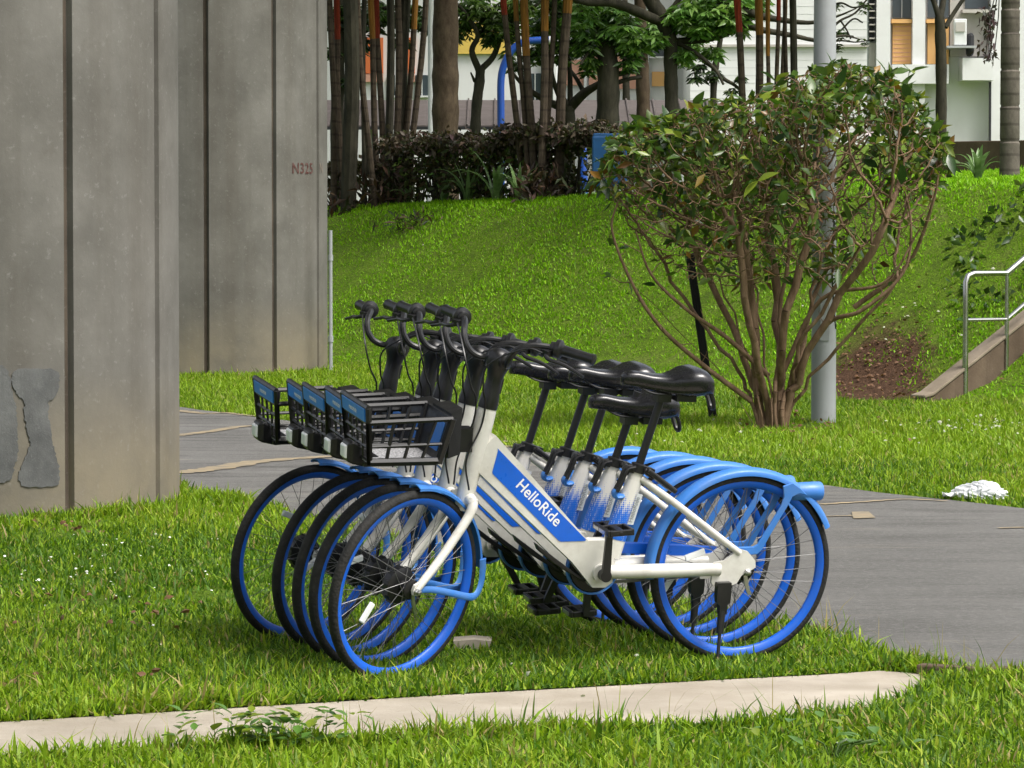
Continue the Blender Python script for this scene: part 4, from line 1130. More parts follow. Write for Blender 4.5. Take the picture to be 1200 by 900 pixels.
def leaf_card(name, L, W, mats=("leaf_g1", "leaf_g2", "leaf_y")):
    key = (name, mats)
    if key in _cards: return _cards[key]
    out = []
    for mname in mats:
        V = []; xs = (0, .12, .35, .6, .82, 1.0); ws = (.02, .5, 1.0, .85, .45, .02)
        for x_, w_ in zip(xs, ws):
            zc = -.18 * x_ * x_ * L; V += [(x_ * L, -w_ * W * .5 * L, zc + .12 * w_ * W * L), (x_ * L, 0, zc), (x_ * L, w_ * W * .5 * L, zc + .12 * w_ * W * L)]
        F = []
        for i in range(5):
            a = 3 * i; F += [(a, a + 3, a + 4, a + 1), (a + 1, a + 4, a + 5, a + 2)]
        me = MB().add(V, F).mesh(name + "_" + mname, True, 80); me.materials.append(M_[mname]); out.append(me)
    _cards[key] = out; return out
weed(312, 886, 150, .048, "low clump of broad green weed leaves spilling onto the concrete strip", 51, .085)
weed(975, 893, 26, .05, "small clump of broad weed leaves in the grass below the strip end", 52, .10)

# ------------------------------------------------------------------ branching by space colonisation
def colonise(starts, A, step, di, dk, iters, r, trop=(0, 0, .15), jitter=.15):
    """starts: list of (pos, parent index); A: attraction points. returns positions, parents"""
    P = [np.array(p, float) for p, _ in starts]; par = [q for _, q in starts]; A = A.copy(); trop = np.array(trop)
    kids = {}
    def nearest(A, X):
        near = np.zeros(len(A), int); dm = np.zeros(len(A))
        for k in range(0, len(A), 400):
            d2 = ((A[k:k + 400, None] - X[None]) ** 2).sum(2); near[k:k + 400] = d2.argmin(1); dm[k:k + 400] = np.sqrt(d2.min(1))
        return near, dm
    near, dm = nearest(A, np.array(P))
    for _ in range(iters):
        ok = dm < di
        if len(A) == 0 or not ok.any(): break
        n0 = len(P); idx = np.where(ok)[0]; idx = idx[np.argsort(near[idx], kind="stable")]; cuts = np.split(idx, np.where(np.diff(near[idx]))[0] + 1)
        for grp in cuts:
            i = int(near[grp[0]]); v = A[grp] - P[i]; v /= np.linalg.norm(v, axis=1)[:, None] + 1e-9; dvec = v.sum(0); nn = np.linalg.norm(dvec)
            if nn < 1e-3: continue
            dvec = dvec / nn + trop + r.normal(0, jitter, 3); dvec /= np.linalg.norm(dvec); q = P[i] + dvec * step
            if any(np.linalg.norm(P[c] - q) < step * .3 for c in kids.get(i, [])): continue
            kids.setdefault(i, []).append(len(P)); P.append(q); par.append(i)
        if len(P) == n0: break
        nn_, dn = nearest(A, np.array(P[n0:])); better = dn < dm; near[better] = nn_[better] + n0; dm[better] = dn[better]
        k = dm > dk; A, near, dm = A[k], near[k], dm[k]
    return np.array(P), par
def skeleton_mesh(P, par, tip, expo, name, n_thick=9, rmax=None):
    """tubes along every chain; pipe-model radii"""
    n = len(P); kids = [[] for _ in range(n)]
    for i, p in enumerate(par):
        if p >= 0: kids[p].append(i)
    rad = np.zeros(n)
    for i in range(n - 1, -1, -1):
        rad[i] = tip if not kids[i] else (sum(rad[k] ** expo for k in kids[i])) ** (1 / expo)
    if rmax: rad = np.minimum(rad, rmax)
    mb = MB(); done = np.zeros(n, bool)
    order = sorted(range(n), key=lambda i: -rad[i])
    for i in order:
        if done[i]: continue
        ch = []
        if par[i] >= 0: ch.append(par[i])
        j = i
        while True:
            ch.append(j); done[j] = True
            nx = [k for k in kids[j] if not done[k]]
            if not nx: break
            j = max(nx, key=lambda k: rad[k])
        if len(ch) < 2: continue
        rr = [rad[k] for k in ch]
        if par[i] >= 0: rr[0] = min(rr[0], rr[1] * 1.15)
        mb.tube(P[ch], rr, n_thick if max(rr) > .02 else (6 if max(rr) > .008 else 4))
    tips = [i for i in range(n) if not kids[i]]
    return mb.mesh(name, True, 80), rad, kids, tips

# ------------------------------------------------------------------ the big clipped shrub
def make_shrub():
    r = np.random.default_rng(77); c = ground(905, 502)
    root = empty("shrub", (c[0], c[1], 0), "bushy many-stemmed shrub with bare brown branches and a leafy clipped top", "shrub")
    sc = 1 / (FPX / c[1])                    # metres per photo pixel at the shrub
    def loc(px, py, y=0): return np.array([(px - 905) * sc, y, (502 - py) * sc])
    starts = []
    stems = [(-.15, -.02, (752, 345)), (-.11, .07, (812, 285)), (-.09, -.08, (845, 330)), (-.04, .06, (868, 245)), (-.01, -.09, (880, 300)), (.03, .08, (950, 250)), (.06, -.06, (925, 270)), (.09, .06, (1000, 290)), (.12, -.05, (965, 330)), (.15, .02, (1048, 325)), (-.13, .05, (790, 330)), (.04, .0, (905, 235)), (.10, -.02, (1025, 265)), (-.03, .0, (858, 275)), (.06, .03, (962, 290))]
    for bx, by, tgt in stems:
        e = loc(*tgt, y=r.uniform(-.55, .55)); b = np.array([bx * .62, by * .7, -.05]); par = -1
        mid = b + (e - b) * .45 + np.array([-(e[0] - b[0]) * .10 + r.normal(0, .04), r.normal(0, .06), .04])
        C = catmull([b, b + np.array([(e[0]) * .10 + r.normal(0, .03), by * .2, .24]), mid, e], 5)
        C[6:] += r.normal(0, .012, C[6:].shape)
        for q in C:
            starts.append((q, par)); par = len(starts) - 1
    # attraction points: a wide bowl, clipped flat-ish on top, rising to the right
    n = 7600; pts = []
    top = lambda X: np.interp(X * (1 / sc) + 905, [690, 720, 790, 860, 920, 1000, 1060, 1100, 1120], [190, 140, 128, 120, 88, 76, 92, 130, 160])
    bot = lambda X: np.interp(X * (1 / sc) + 905, [690, 740, 800, 880, 960, 1030, 1090, 1120], [235, 300, 345, 340, 330, 335, 285, 200])
    while len(pts) < n:
        X = r.uniform(-1.28, 1.26); Y = r.uniform(-.95, .95); w = 1 - (X / 1.3) ** 2 - (Y / 1.0) ** 2
        if w < 0: continue
        zt = (502 - top(X)) * sc - .28 * (1 - sqrt(max(w, 0))) ** 1.5; zb = (502 - bot(X)) * sc + .25 * (1 - sqrt(w))
        if zt <= zb: continue
        if vnoise(X * 1.3 + Y, Y * 1.2 + X * .3, 3.3, 8) < .36 and r.uniform() < .8: continue
        z = zb + (zt - zb) * r.beta(1.35, 1.0); pts.append((X, Y, z))
    P, par = colonise(starts, np.array(pts), .045, .40, .052, 90, r, (0, 0, .08), .17)
    me, rad, kids, tips = skeleton_mesh(P, par, .0029, 2.5, "branches", 9, .058)
    obj("branch_work", me, M_["bark_shrub"], root)
    # leaves on the tips and thin twigs, thick above, sparse below
    tips = np.array(tips); thin = np.array([i for i in range(len(P)) if rad[i] < .0065])
    base_i = np.concatenate([np.repeat(tips, 4), r.choice(thin, 4200)])
    Z = P[base_i, 2]; Xp = P[base_i, 0] / sc + 905
    ptop = (502 - top(P[base_i, 0])) * sc
    dep = np.clip((ptop - Z) / .85, 0, 1)
    keep = r.uniform(0, 1, len(base_i)) < (1.15 - .90 * dep ** .8) * np.where(Xp < 800, 1.15, 1.0) * np.clip(1.7 * vnoise(P[base_i, 0], P[base_i, 2], 4.5, 6) - .15, .08, 1.2)
    bi = base_i[keep]; B = P[bi]
    parv = np.array([P[i] - P[par[i]] for i in bi]); D = parv / (np.linalg.norm(parv, axis=1)[:, None] + 1e-9) * .6 + r.normal(0, .55, (len(bi), 3)) + np.array([0, 0, .25])
    size = np.clip(r.lognormal(np.log(.083), .36, len(bi)), .03, .15)
    pal = [(.072, .135, .018), (.042, .085, .014), (.12, .18, .022), (.20, .24, .03), (.12, .06, .02), (.25, .13, .02)]
    C = pick_colors(r, len(bi), pal, [.36, .26, .2, .10, .06, .02])
    # the largest leaves are built singly
    order = np.argsort(-size + .3 * (B[:, 1] > .3)); single = order[:230]; rest = np.setdiff1d(np.arange(len(bi)), single)
    V, F, CC = leaf_cloud(B[rest], D[rest], size[rest], .42, C[rest], r)
    obj("foliage", fast_mesh("foliage", V, F, CC), M_["leaf"], root, kind="stuff")
    cards = leaf_card("shrub_leaf", 1.0, .40, ("leaf_g1", "leaf_g2", "leaf_g1", "leaf_y", "leaf_g2"))
    def place(p, d, s, k):
        R = Vector(d).to_track_quat('X', 'Z').to_matrix().to_4x4() @ Matrix.Rotation(r.uniform(-.9, .9), 4, 'X')
        obj("leaf", cards[k % 5], None, root, Matrix.Translation(p) @ R @ Matrix.Scale(float(s), 4))
    for i in single: place(B[i], D[i], size[i] * 1.15, int(r.integers(0, 5)))
    # tall shoots that rise above the clipped top
    shoots = MB()
    for px, py, h in ((1062, 100, 34), (905, 110, 30), (850, 128, 22), (1000, 84, 20), (930, 95, 22), (740, 150, 20), (1088, 150, 20), (975, 80, 22)):
        b = loc(px, py + 14, r.uniform(-.3, .3)); t = b + np.array([r.uniform(-.02, .04), 0, h * sc]); shoots.tube([b, (b + t) / 2 + r.normal(0, .01, 3), t], [.004, .0035, .0025], 5)
        for a in np.linspace(0, 6.28, 5)[:-1] + r.uniform(0, 1): place(t - np.array([0, 0, r.uniform(0, .04)]), (cos(a), sin(a) * .6, r.uniform(-.1, .6)), r.uniform(.11, .18), int(r.integers(0, 5)))
    obj("shoot", shoots.mesh("shoot"), M_["leaf_g1"], root, kind="stuff")
    # side branches reaching out low on both sides
    side = MB()
    for pts_ in ([(880, 470), (820, 425), (770, 380), (738, 330), (715, 270), (722, 235)], [(925, 450), (965, 380), (1005, 362), (1052, 318), (1060, 262), (1050, 215)], [(900, 440), (850, 395), (800, 360), (760, 320), (742, 270)], [(915, 440), (960, 350), (1030, 330), (1070, 268)], [(1000, 360), (1060, 310), (1085, 240), (1092, 200)]):
        Q = np.array([loc(*p, y=-.25 - .2 * k / len(pts_)) for k, p in enumerate(pts_)]); Q[0, 1] = -.02; Q[1, 1] = -.15
        C_ = catmull(Q, 6); side.tube(C_, np.linspace(.021, .006, len(C_)), 7)
        for k in range(6, len(C_), 3):
            d = r.normal(0, 1, 3) * (.6, .5, .4) + (0, 0, .3); e = C_[k] + d * .12; side.tube([C_[k], (C_[k] + e) / 2 + r.normal(0, .012, 3), e], [.0045, .0035, .002], 4)
            if k > 14 and r.uniform() < .8:
                for _ in range(2): place(e, d + r.normal(0, .5, 3), r.uniform(.06, .12), int(r.integers(0, 5)))
    obj("side_branch", side.mesh("side_branch", True, 80), M_["bark_shrub"], root, kind="stuff")
    fl = loc(1005, 158, -.80)
    f = MB()
    for a in np.linspace(0, 6.28, 6)[:-1]: f.add([(0, 0, 0), (.022 * cos(a - .35), -.01, .022 * sin(a - .35)), (.034 * cos(a), -.012, .034 * sin(a)), (.022 * cos(a + .35), -.01, .022 * sin(a + .35))], [(0, 1, 2, 3)])
    M_["petal"] = paint("pale_petal", (.78, .66, .70), .5, .3, (.6, .5, .5), .1)
    obj("blossom", f.mesh("blossom", False), M_["petal"], root, Matrix.Translation(fl))
make_shrub()

# ------------------------------------------------------------------ hedge on top of the bank
def hedge(px0, px1, d0, d1, hgt, label, seed, n=9000, gap=.35):
    r = np.random.default_rng(seed); a = at(px0, 240, d0); b = at(px1, 235, d1); a[2] = gz1(a[0], a[1]); b[2] = gz1(b[0], b[1])
    root = empty("hedge", tuple(a), label, "hedge", "clipped purple brown hedges on the bank"); L = np.linalg.norm((b - a)[:2]); u = (b - a)[:2] / L; v = np.array([-u[1], u[0]])
    t = r.uniform(0, 1, n); top = r.uniform(0, 1, n) < .42
    h = np.where(top, hgt * r.normal(.90, .075, n), hgt * r.uniform(.05, .92, n)); y = r.uniform(-.30, .30, n) * np.where(top, 1.1, .9)
    xs = t * L
    keep = top | (vnoise(xs * 2.2, h * 2.5, 3.2, seed + 3) > gap) ; xs, h, y = xs[keep], h[keep], y[keep]; n = len(xs)
    h = h + .05 * np.sin(xs * 2.1) + .03 * np.sin(xs * 5.3)
    gzv = gz(a[0] + u[0] * xs, a[1] + u[1] * xs) - a[2]
    P = np.stack([u[0] * xs + v[0] * y, u[1] * xs + v[1] * y, gzv + h], 1); D = r.normal(0, 1, (n, 3)) + np.array([0, -.2, .5])
    hi = (h / hgt)[:, None]
    C = np.where(hi > .78, pick_colors(r, n, [(.066, .050, .032), (.105, .078, .056), (.055, .062, .024)], [.5, .25, .25], .25), pick_colors(r, n, [(.040, .050, .014), (.055, .042, .020), (.070, .048, .024), (.08, .12, .024)], [.35, .25, .15, .25], .25))
    V, F, CC = leaf_cloud(P, D, r.uniform(.05, .115, n), .5, C, r)
    obj("foliage", fast_mesh("hedge_foliage", V, F, CC), M_["hedge"], root, kind="stuff")
    for i in range(int(L / .16)):
        x0 = (i + r.uniform(.2, .8)) * .16; y0 = r.uniform(-.15, .15); p = np.array([u[0] * x0 + v[0] * y0, u[1] * x0 + v[1] * y0, 0.0]); p[2] = gz1(a[0] + p[0], a[1] + p[1]) - a[2] - .05
        mb = MB()
        for _ in range(3):
            e = p + np.array([r.normal(0, .13), r.normal(0, .1), hgt * r.uniform(.75, .98)]); m = (p + e) / 2 + r.normal(0, .03, 3); mb.tube([p, m, e], [.015, .010, .005], 5)
        obj("stem", mb.mesh("stem"), M_["bark_dark"], root)
    return root
hedge(380, 470, 44.8, 43.9, .46, "low thin end of the purple brown hedge among the palm canes by the stencilled pillar", 61, 2600, .55)
hedge(462, 598, 43.9, 42.0, .72, "clipped purple brown hedge in front of the thick brown trunk", 62, 6200, .47)
hedge(592, 716, 42.0, 40.9, .73, "clipped purple brown hedge reaching from the blue arch to the blue bin", 63, 7000, .49)

# ------------------------------------------------------------------ red-shafted palm clumps, as canes rising from one base
def frond(mb_v, base, az, L, r, rise=.9):
    """one pinnate frond: curved rachis with leaflets; returns verts and faces"""
    V, F = mb_v
    d = np.array([cos(az), sin(az), 0]); C = [base + d * L * t * .8 + np.array([0, 0, L * (rise * t - 1.0 * t * t)]) for t in np.linspace(0, 1, 9)]
    side = np.array([-sin(az), cos(az), 0])
    for i in range(1, 9):
        for s in (-1, 1):
            for q in (0, .5):
                p = C[i] * (1 - q) + C[i - 1] * q; l = L * .30 * sin(pi * min(1, (i + 1) / 9.5)); e = p + (side * s * .85 + d * .45 + np.array([0, 0, -.35])) * l; w = d * .018
                k = len(V); V += [p - w, p + w, (p + e) / 2 + w * 1.2, e]; F += [(k, k + 1, k + 2), (k, k + 2, k + 3)]
def palm_clump(stems, d, label, seed, base_y=228):
    r = np.random.default_rng(seed); c = at(np.mean([s[0] for s in stems]), base_y, d); c[2] = gz1(c[0], c[1])
    root = empty("palm_clump", tuple(c), label, "palm", "clumps of slender palms")
    for (xb, xt, w, kind) in stems:
        dd = d + r.uniform(-.45, .45); b = at(xb, base_y, dd); b[2] = gz1(b[0], b[1]) - .1; t = at(xt, 0, dd + r.uniform(-.3, .3)); up = (t - b) / (t[2] - b[2])
        H_ = r.uniform(3.2, 4.2) + b[2]; rad = w * .5 / (FPX / dd)
        Pm = [b + up * (z - b[2]) + np.array([.02 * sin(z * 2 + xb), 0, 0]) for z in np.linspace(b[2], H_, 9)]; Pm = np.array(Pm) - c
        zs = at(xt, {"o": 62, "r": 45, "y": 70}.get(kind, -40) + r.uniform(-12, 12), dd)[2] - c[2]
        k = int(np.clip(np.searchsorted(Pm[:, 2], zs), 3, 8))
        st = obj("cane", MB().tube(Pm[:k + 1], np.linspace(rad * 1.12, rad, k + 1), 9).mesh("cane"), M_["bark_dark" if kind == "d" else "palm_stem"], root)
        tip = Pm[k]
        sh = [tip - (Pm[k] - Pm[k - 1]) * .05, tip + up * .45, tip + up * .9, tip + up * 1.25]
        obj("crownshaft", MB().tube(sh, [rad * 1.02, rad * 1.12, rad * .95, rad * .5], 9).mesh("crownshaft"), M_["crownshaft_o" if kind in "oyg" else "crownshaft_r" if kind == "r" else "palm_stem"], st)
        V, F = [], []
        for i in range(5): frond((V, F), np.array(sh[2]), r.uniform(0, 6.28), r.uniform(1.1, 1.7), r)
        cc = pick_colors(r, len(V), [(.05, .11, .02), (.08, .15, .025)], [.6, .4], .1)
        obj("frond_crown", fast_mesh("frond_crown", np.array(V), F, cc), M_["leaf"], st, kind="stuff")
    # fibrous skirt of old sheaths at the foot
    n = 260; px = r.choice([s[0] for s in stems], n) + r.normal(0, 5, n); P = np.array([at(p, base_y, d - .15 + r.uniform(-.5, .3)) for p in px]); P[:, 2] = gz(P[:, 0], P[:, 1]) + r.uniform(0, .42, n) ** 1.3; P -= c
    V, F, C = leaf_cloud(P, r.normal(0, .5, (n, 3)) + (0, 0, .7), r.uniform(.1, .24, n), .22, pick_colors(r, n, [(.035, .022, .014), (.06, .035, .02), (.03, .04, .012)], [.5, .3, .2], .25), r)
    obj("dead_sheaths", fast_mesh("dead_sheaths", V, F, C), M_["hedge"], root, kind="stuff")
palm_clump([(392, 388, 7, "g"), (401, 395, 7, "r"), (410, 411, 17, "d"), (438, 419, 7, "g"), (446, 433, 7, "o"), (449, 442, 7, "r"), (459, 456, 9, "d"), (466, 466, 8, "g"), (470, 474, 13, "d"), (472, 485, 7, "y"), (478, 498, 7, "g"), (425, 428, 6, "d")], 43.8, "crowded clump of dark palm canes with red and orange shafts close to the stencilled pillar", 71, 222)
palm_clump([(613, 592, 7, "r"), (619, 606, 6, "o"), (626, 616, 9, "o"), (636, 637, 9, "y"), (652, 666, 11, "o"), (641, 648, 6, "g")], 41.3, "clump of slender palm canes with orange shafts crossing the blue arch", 72, 226)
palm_clump([(880, 862, 8, "r"), (893, 887, 9, "o"), (903, 902, 5, "y"), (911, 911, 5, "r"), (917, 919, 5, "o"), (926, 930, 8, "d"), (921, 922, 5, "r")], 38.6, "clump of slender red and orange palm canes behind the shrub and lamp post", 73, 222)

# ------------------------------------------------------------------ strap-leaved lilies
def lily(px, py, d, n, L, label, seed):
    r = np.random.default_rng(seed); c = at(px, py, d); c[2] = gz1(c[0], c[1])
    o = empty("strap_leaf_plant", tuple(c), label, "plant", "strap leaved plants below the hedge")
    for i in range(n):
        a = r.uniform(0, 2 * pi); l = L * r.uniform(.6, 1.15); w = .050 * r.uniform(.8, 1.3); bend = r.uniform(.25, 1.0); V = []; F = []
        dvec = np.array([cos(a), sin(a), 0]); sd = np.array([-sin(a), cos(a), 0])
        for k, t in enumerate(np.linspace(0, 1, 7)):
            p = dvec * l * (bend * .75 * t ** 1.5 + .04) + np.array([0, 0, l * (1.0 * t - bend * .62 * t ** 2.4)]); ww = w * (1 - t ** 3) * .5 + .001
            V += [p - sd * ww, p + np.array([0, 0, -.006]), p + sd * ww]
            if k: q = 3 * k; F += [(q - 3, q, q + 1, q - 2), (q - 2, q + 1, q + 2, q - 1)]
        obj("leaf", MB().add(V, F).mesh("strap_leaf", True, 80), M_["lily"], o)
lily(548, 232, 42.2, 16, .62, "strap-leaved green plant at the hedge foot, left of a taller one", 81)
lily(581, 230, 41.7, 15, .72, "taller dark strap-leaved plant at the hedge foot under the blue arch", 82)
lily(520, 234, 42.8, 12, .45, "low strap-leaved plant at the hedge foot before the thick brown trunk", 85)
lily(608, 230, 41.2, 12, .5, "strap-leaved plant beside the orange palm canes at the hedge foot", 86)
lily(480, 236, 43.3, 8, .35, "small strap-leaved plant beside the crowded palm canes", 83)
lily(1146, 208, 36.4, 20, .46, "bright strap-leaved plant beside the ringed grey palm trunk", 84)
# little heap of cuttings on the bank
hc = at(482, 268, 41.7); hc[2] = gz1(hc[0], hc[1]); r_ = np.random.default_rng(3); n = 140
Pq = r_.normal(0, 1, (n, 3)) * (.16, .16, .05) + (0, 0, .07); V, F, C = leaf_cloud(Pq, r_.normal(0, 1, (n, 3)) + (0, 0, .5), r_.uniform(.06, .16, n), .2, pick_colors(r_, n, [(.05, .04, .018), (.03, .05, .015), (.09, .07, .03)], [.4, .4, .2]), r_)
hp = obj("cuttings_heap", fast_mesh("cuttings_heap", V, F, C), M_["hedge"], kind="stuff"); hp.location = hc; tag(hp, "small dark heap of dry cuttings lying on the grass bank", "cuttings")
# dark ground cover on the bank behind the handrail
n = 900; r_ = np.random.default_rng(4); gxp = r_.uniform(3.9, 6.2, n); gyp = 33.2 + (gxp - 3.9) * .25 + r_.uniform(-.75, 1.0, n); k = vnoise(gxp, gyp, 3, 9) > .33; gxp, gyp = gxp[k], gyp[k]; n = len(gxp)
Pq = np.stack([gxp, gyp, gz(gxp, gyp) + r_.uniform(.0, .06, n)], 1); V, F, C = leaf_cloud(Pq, r_.normal(0, 1, (n, 3)) + (0, -.2, .5), r_.uniform(.06, .14, n), .5, pick_colors(r_, n, [(.03, .065, .014), (.05, .095, .02), (.09, .14, .03)], [.5, .35, .15]), r_)
tag(obj("ground_cover", fast_mesh("ground_cover", V, F, C), M_["leaf"], kind="stuff"), "dark leafy ground cover on the bank behind the handrail", "ground cover")

# ------------------------------------------------------------------ trees behind the hedge
def rosettes(P, r, size, k=6):
    n = len(P); B = np.repeat(P, k, 0); a = np.tile(np.arange(k) * 2 * pi / k, n) + np.repeat(r.uniform(0, 6, n), k); D = np.stack([np.cos(a), np.sin(a), r.uniform(-.5, .15, n * k)], 1); return B, D, np.repeat(size * r.uniform(.7, 1.3, n), k) * r.uniform(.8, 1.2, n * k)
def tree(name, label, d, trunk, limbs, blobs, mat, seed, leaf=.15, pal=((.065, .145, .025), (.11, .21, .04), (.04, .085, .018)), wts=(.4, .3, .3), group="trees behind the hedge", upper=(2.2, 1.8, 700), spread_d=1.6):
    """trunk and limbs: photo points with widths in pixels at depth d; blobs: (px, py, radius px, number of leaf clusters)"""
    r = np.random.default_rng(seed); s = d / FPX
    b = at(trunk[0][0], trunk[0][1], d); b[2] = gz1(b[0], b[1]); root = empty(name, tuple(b), label, "tree", group)
    pts = [(0, 0, -.2)]; w = [trunk[0][2] * 1.15 * s / 2]
    for px, py, pw in trunk: pts.append(tuple(at(px, py, d) - b)); w.append(pw * s / 2)
    keepi = [0] + [i for i in range(1, len(pts)) if pts[i][2] > .3]; pts = [pts[i] for i in keepi]; w = [w[i] for i in keepi]
    C = catmull(pts, 5); mb = MB(); wi = np.interp(np.linspace(0, len(w) - 1, len(C)), range(len(w)), w); wi = wi * (1 + .05 * np.sin(np.arange(len(C)) * 1.7 + seed)); mb.tube(C, wi, 12); obj("trunk", mb.mesh("trunk", True, 80), mat, root)
    for k, L in enumerate(limbs):
        oy = r.uniform(-.5, .5); Q = [at(px, py, d) - b + np.array([0, oy * (i / max(1, len(L) - 1)), 0]) for i, (px, py, pw) in enumerate(L)]; C = catmull(Q, 5); wi = np.interp(np.linspace(0, len(L) - 1, len(C)), range(len(L)), [q[2] * s / 2 for q in L]); m2 = MB(); m2.tube(C, wi, 9)
        obj("limb", m2.mesh("limb", True, 80), mat, root)
    P = []; tw = MB()
    for px, py, rp, nn in blobs:
        c = at(px, py, d) - b; R = rp * s
        q = r.normal(0, 1, (nn, 3)); q = q / np.linalg.norm(q, axis=1)[:, None] * (r.uniform(0, 1, (nn, 1)) ** .45) * np.array([R, R * spread_d, R * .85]) + c; P.append(q)
        for e in q[:: 4]: tw.tube([c + (e - c) * .1, c + (e - c) * .6 + r.normal(0, .04, 3), e], [.014, .009, .004], 4, False)
    hw, hh, nu = upper
    if nu:
        tp = at(trunk[-1][0], -40, d) - b; q = r.normal(0, 1, (nu, 3)); q = q / np.linalg.norm(q, axis=1)[:, None] * (r.uniform(0, 1, (nu, 1)) ** .4) * np.array([hw, hw, hh]) + tp + (0, 0, hh * .95); P.append(q)
        for e in q[::25]: tw.tube([tp + (0, 0, -.2), (tp + e) / 2 + r.normal(0, .1, 3), e], [.05, .03, .01], 5, False)
    if tw.v: obj("twigs", tw.mesh("twigs"), mat, root, kind="stuff")
    P = np.concatenate(P); B, D, S = rosettes(P, r, leaf); base = np.repeat(pick_colors(r, len(P), pal, wts, .15), 6, 0)
    V, F, CC = leaf_cloud(B, D, S, .34, base, r, droop=.3); obj("crown", fast_mesh("crown", V, F, CC), M_["leaf"], root); return root
tree("broad_tree", "thick straight brown tree trunk standing right behind the hedge by the white lamp post", 47, [(522, 170, 31), (522, 110, 31), (522, 50, 30), (523, -60, 29)], [], [], M_["bark_brown"], 101, upper=(2.4, 1.6, 600))
tree("dense_tree", "dark dense foliage tree behind the crowded palm canes", 53, [(395, 180, 16), (396, 100, 15), (398, 40, 13), (400, -40, 12)], [[(397, 60, 7), (420, 40, 5), (450, 25, 4)], [(398, 40, 6), (430, 15, 5), (480, 5, 4)]], [(400, 20, 20, 70), (440, 18, 22, 90), (478, 18, 18, 70), (420, 50, 14, 34), (470, 48, 10, 22), (498, 30, 10, 24), (392, 60, 10, 24), (405, 95, 9, 14)], M_["bark_dark"], 110, .13, ((.03, .06, .014), (.05, .10, .02), (.018, .034, .010)), upper=(1.8, 1.4, 350))
tree("far_tree", "pale green leafy tree filling the gaps between the trunks before the buildings", 66, [(735, 190, 9), (734, 120, 9), (733, 60, 8), (732, 0, 7)], [[(733, 60, 5), (700, 40, 4), (660, 25, 3), (610, 12, 2)], [(733, 50, 5), (770, 35, 4), (820, 40, 3), (870, 30, 2)]], [(560, 2, 20, 50), (612, 14, 20, 60), (660, 26, 20, 60), (690, 12, 20, 60), (735, 50, 16, 44), (772, 22, 20, 60), (815, 48, 14, 34), (866, 30, 14, 34), (640, 52, 12, 24), (890, 5, 16, 30), (676, 56, 10, 18), (800, 70, 9, 14)], M_["bark_dark"], 111, .15, ((.11, .20, .04), (.17, .28, .06), (.07, .13, .03)), upper=(2.4, 1.2, 300))
tree("small_tree", "small forked tree against the white and yellow building wall", 52, [(557, 180, 13), (558, 130, 12), (562, 95, 12), (563, 78, 10)], [[(562, 84, 9), (553, 60, 7), (560, 42, 6), (548, 20, 5), (535, 5, 3)], [(563, 82, 8), (578, 66, 7), (588, 40, 6), (600, 22, 5), (625, 8, 4), (655, -15, 3)], [(559, 44, 5), (572, 25, 4), (580, 5, 3)], [(556, 95, 4), (552, 86, 2)]], [(552, 14, 22, 90), (582, 22, 24, 110), (540, 36, 14, 36), (600, 40, 15, 40), (605, 8, 20, 80), (598, 62, 8, 14), (575, 45, 12, 30)], M_["bark_dark"], 102, .11, ((.06, .115, .02), (.10, .165, .03), (.035, .065, .014)), upper=(1.8, 1.2, 350))
tree("gnarled_tree", "low gnarled tree with limbs forking wide behind the palm canes", 55, [(664, 180, 20), (664, 140, 20), (665, 124, 18)], [[(662, 128, 10), (640, 118, 8), (618, 104, 6), (604, 90, 4), (592, 72, 3)], [(664, 126, 12), (650, 100, 6), (645, 78, 5), (640, 50, 4)], [(668, 126, 13), (684, 110, 11), (700, 100, 8), (712, 92, 6)], [(668, 124, 7), (668, 90, 6), (666, 50, 5), (664, 10, 4)], [(684, 108, 6), (676, 92, 5), (668, 80, 4)]], [(640, 36, 26, 100), (655, 60, 18, 50), (628, 66, 15, 36), (650, 10, 28, 120), (604, 78, 8, 12), (682, 40, 18, 60), (690, 80, 10, 20)], M_["bark_dark"], 103, .12, ((.06, .125, .022), (.10, .185, .03), (.035, .065, .014)), upper=(2.0, 1.4, 400))
tree("dark_tree", "stout dark tree trunk wrapped in climbing leaves behind the hedge", 54, [(712, 180, 27), (712, 140, 27), (713, 100, 26), (711, 60, 24), (706, 30, 20), (700, -40, 18)], [[(720, 88, 7), (735, 84, 6), (750, 82, 5)], [(720, 98, 6), (738, 92, 5), (752, 90, 4)], [(706, 60, 6), (690, 62, 4), (680, 76, 3)]], [(700, 30, 26, 80), (728, 46, 16, 36), (690, 54, 14, 24), (738, 58, 12, 22), (716, 40, 16, 40), (700, 8, 26, 110), (760, 42, 16, 50), (722, 20, 20, 80), (738, 75, 10, 20), (696, 72, 9, 18)], M_["bark_dark"], 104, .14, upper=(2.2, 1.6, 500))
tree("straight_tree", "straight grey brown trunk beside the stout dark tree", 57, [(754, 180, 17), (754, 130, 16), (753, 90, 16), (752, 55, 14), (748, -40, 13)], [], [(756, 50, 16, 30), (742, 68, 8, 12)], M_["bark_brown"], 105, .14, upper=(1.8, 1.4, 350))
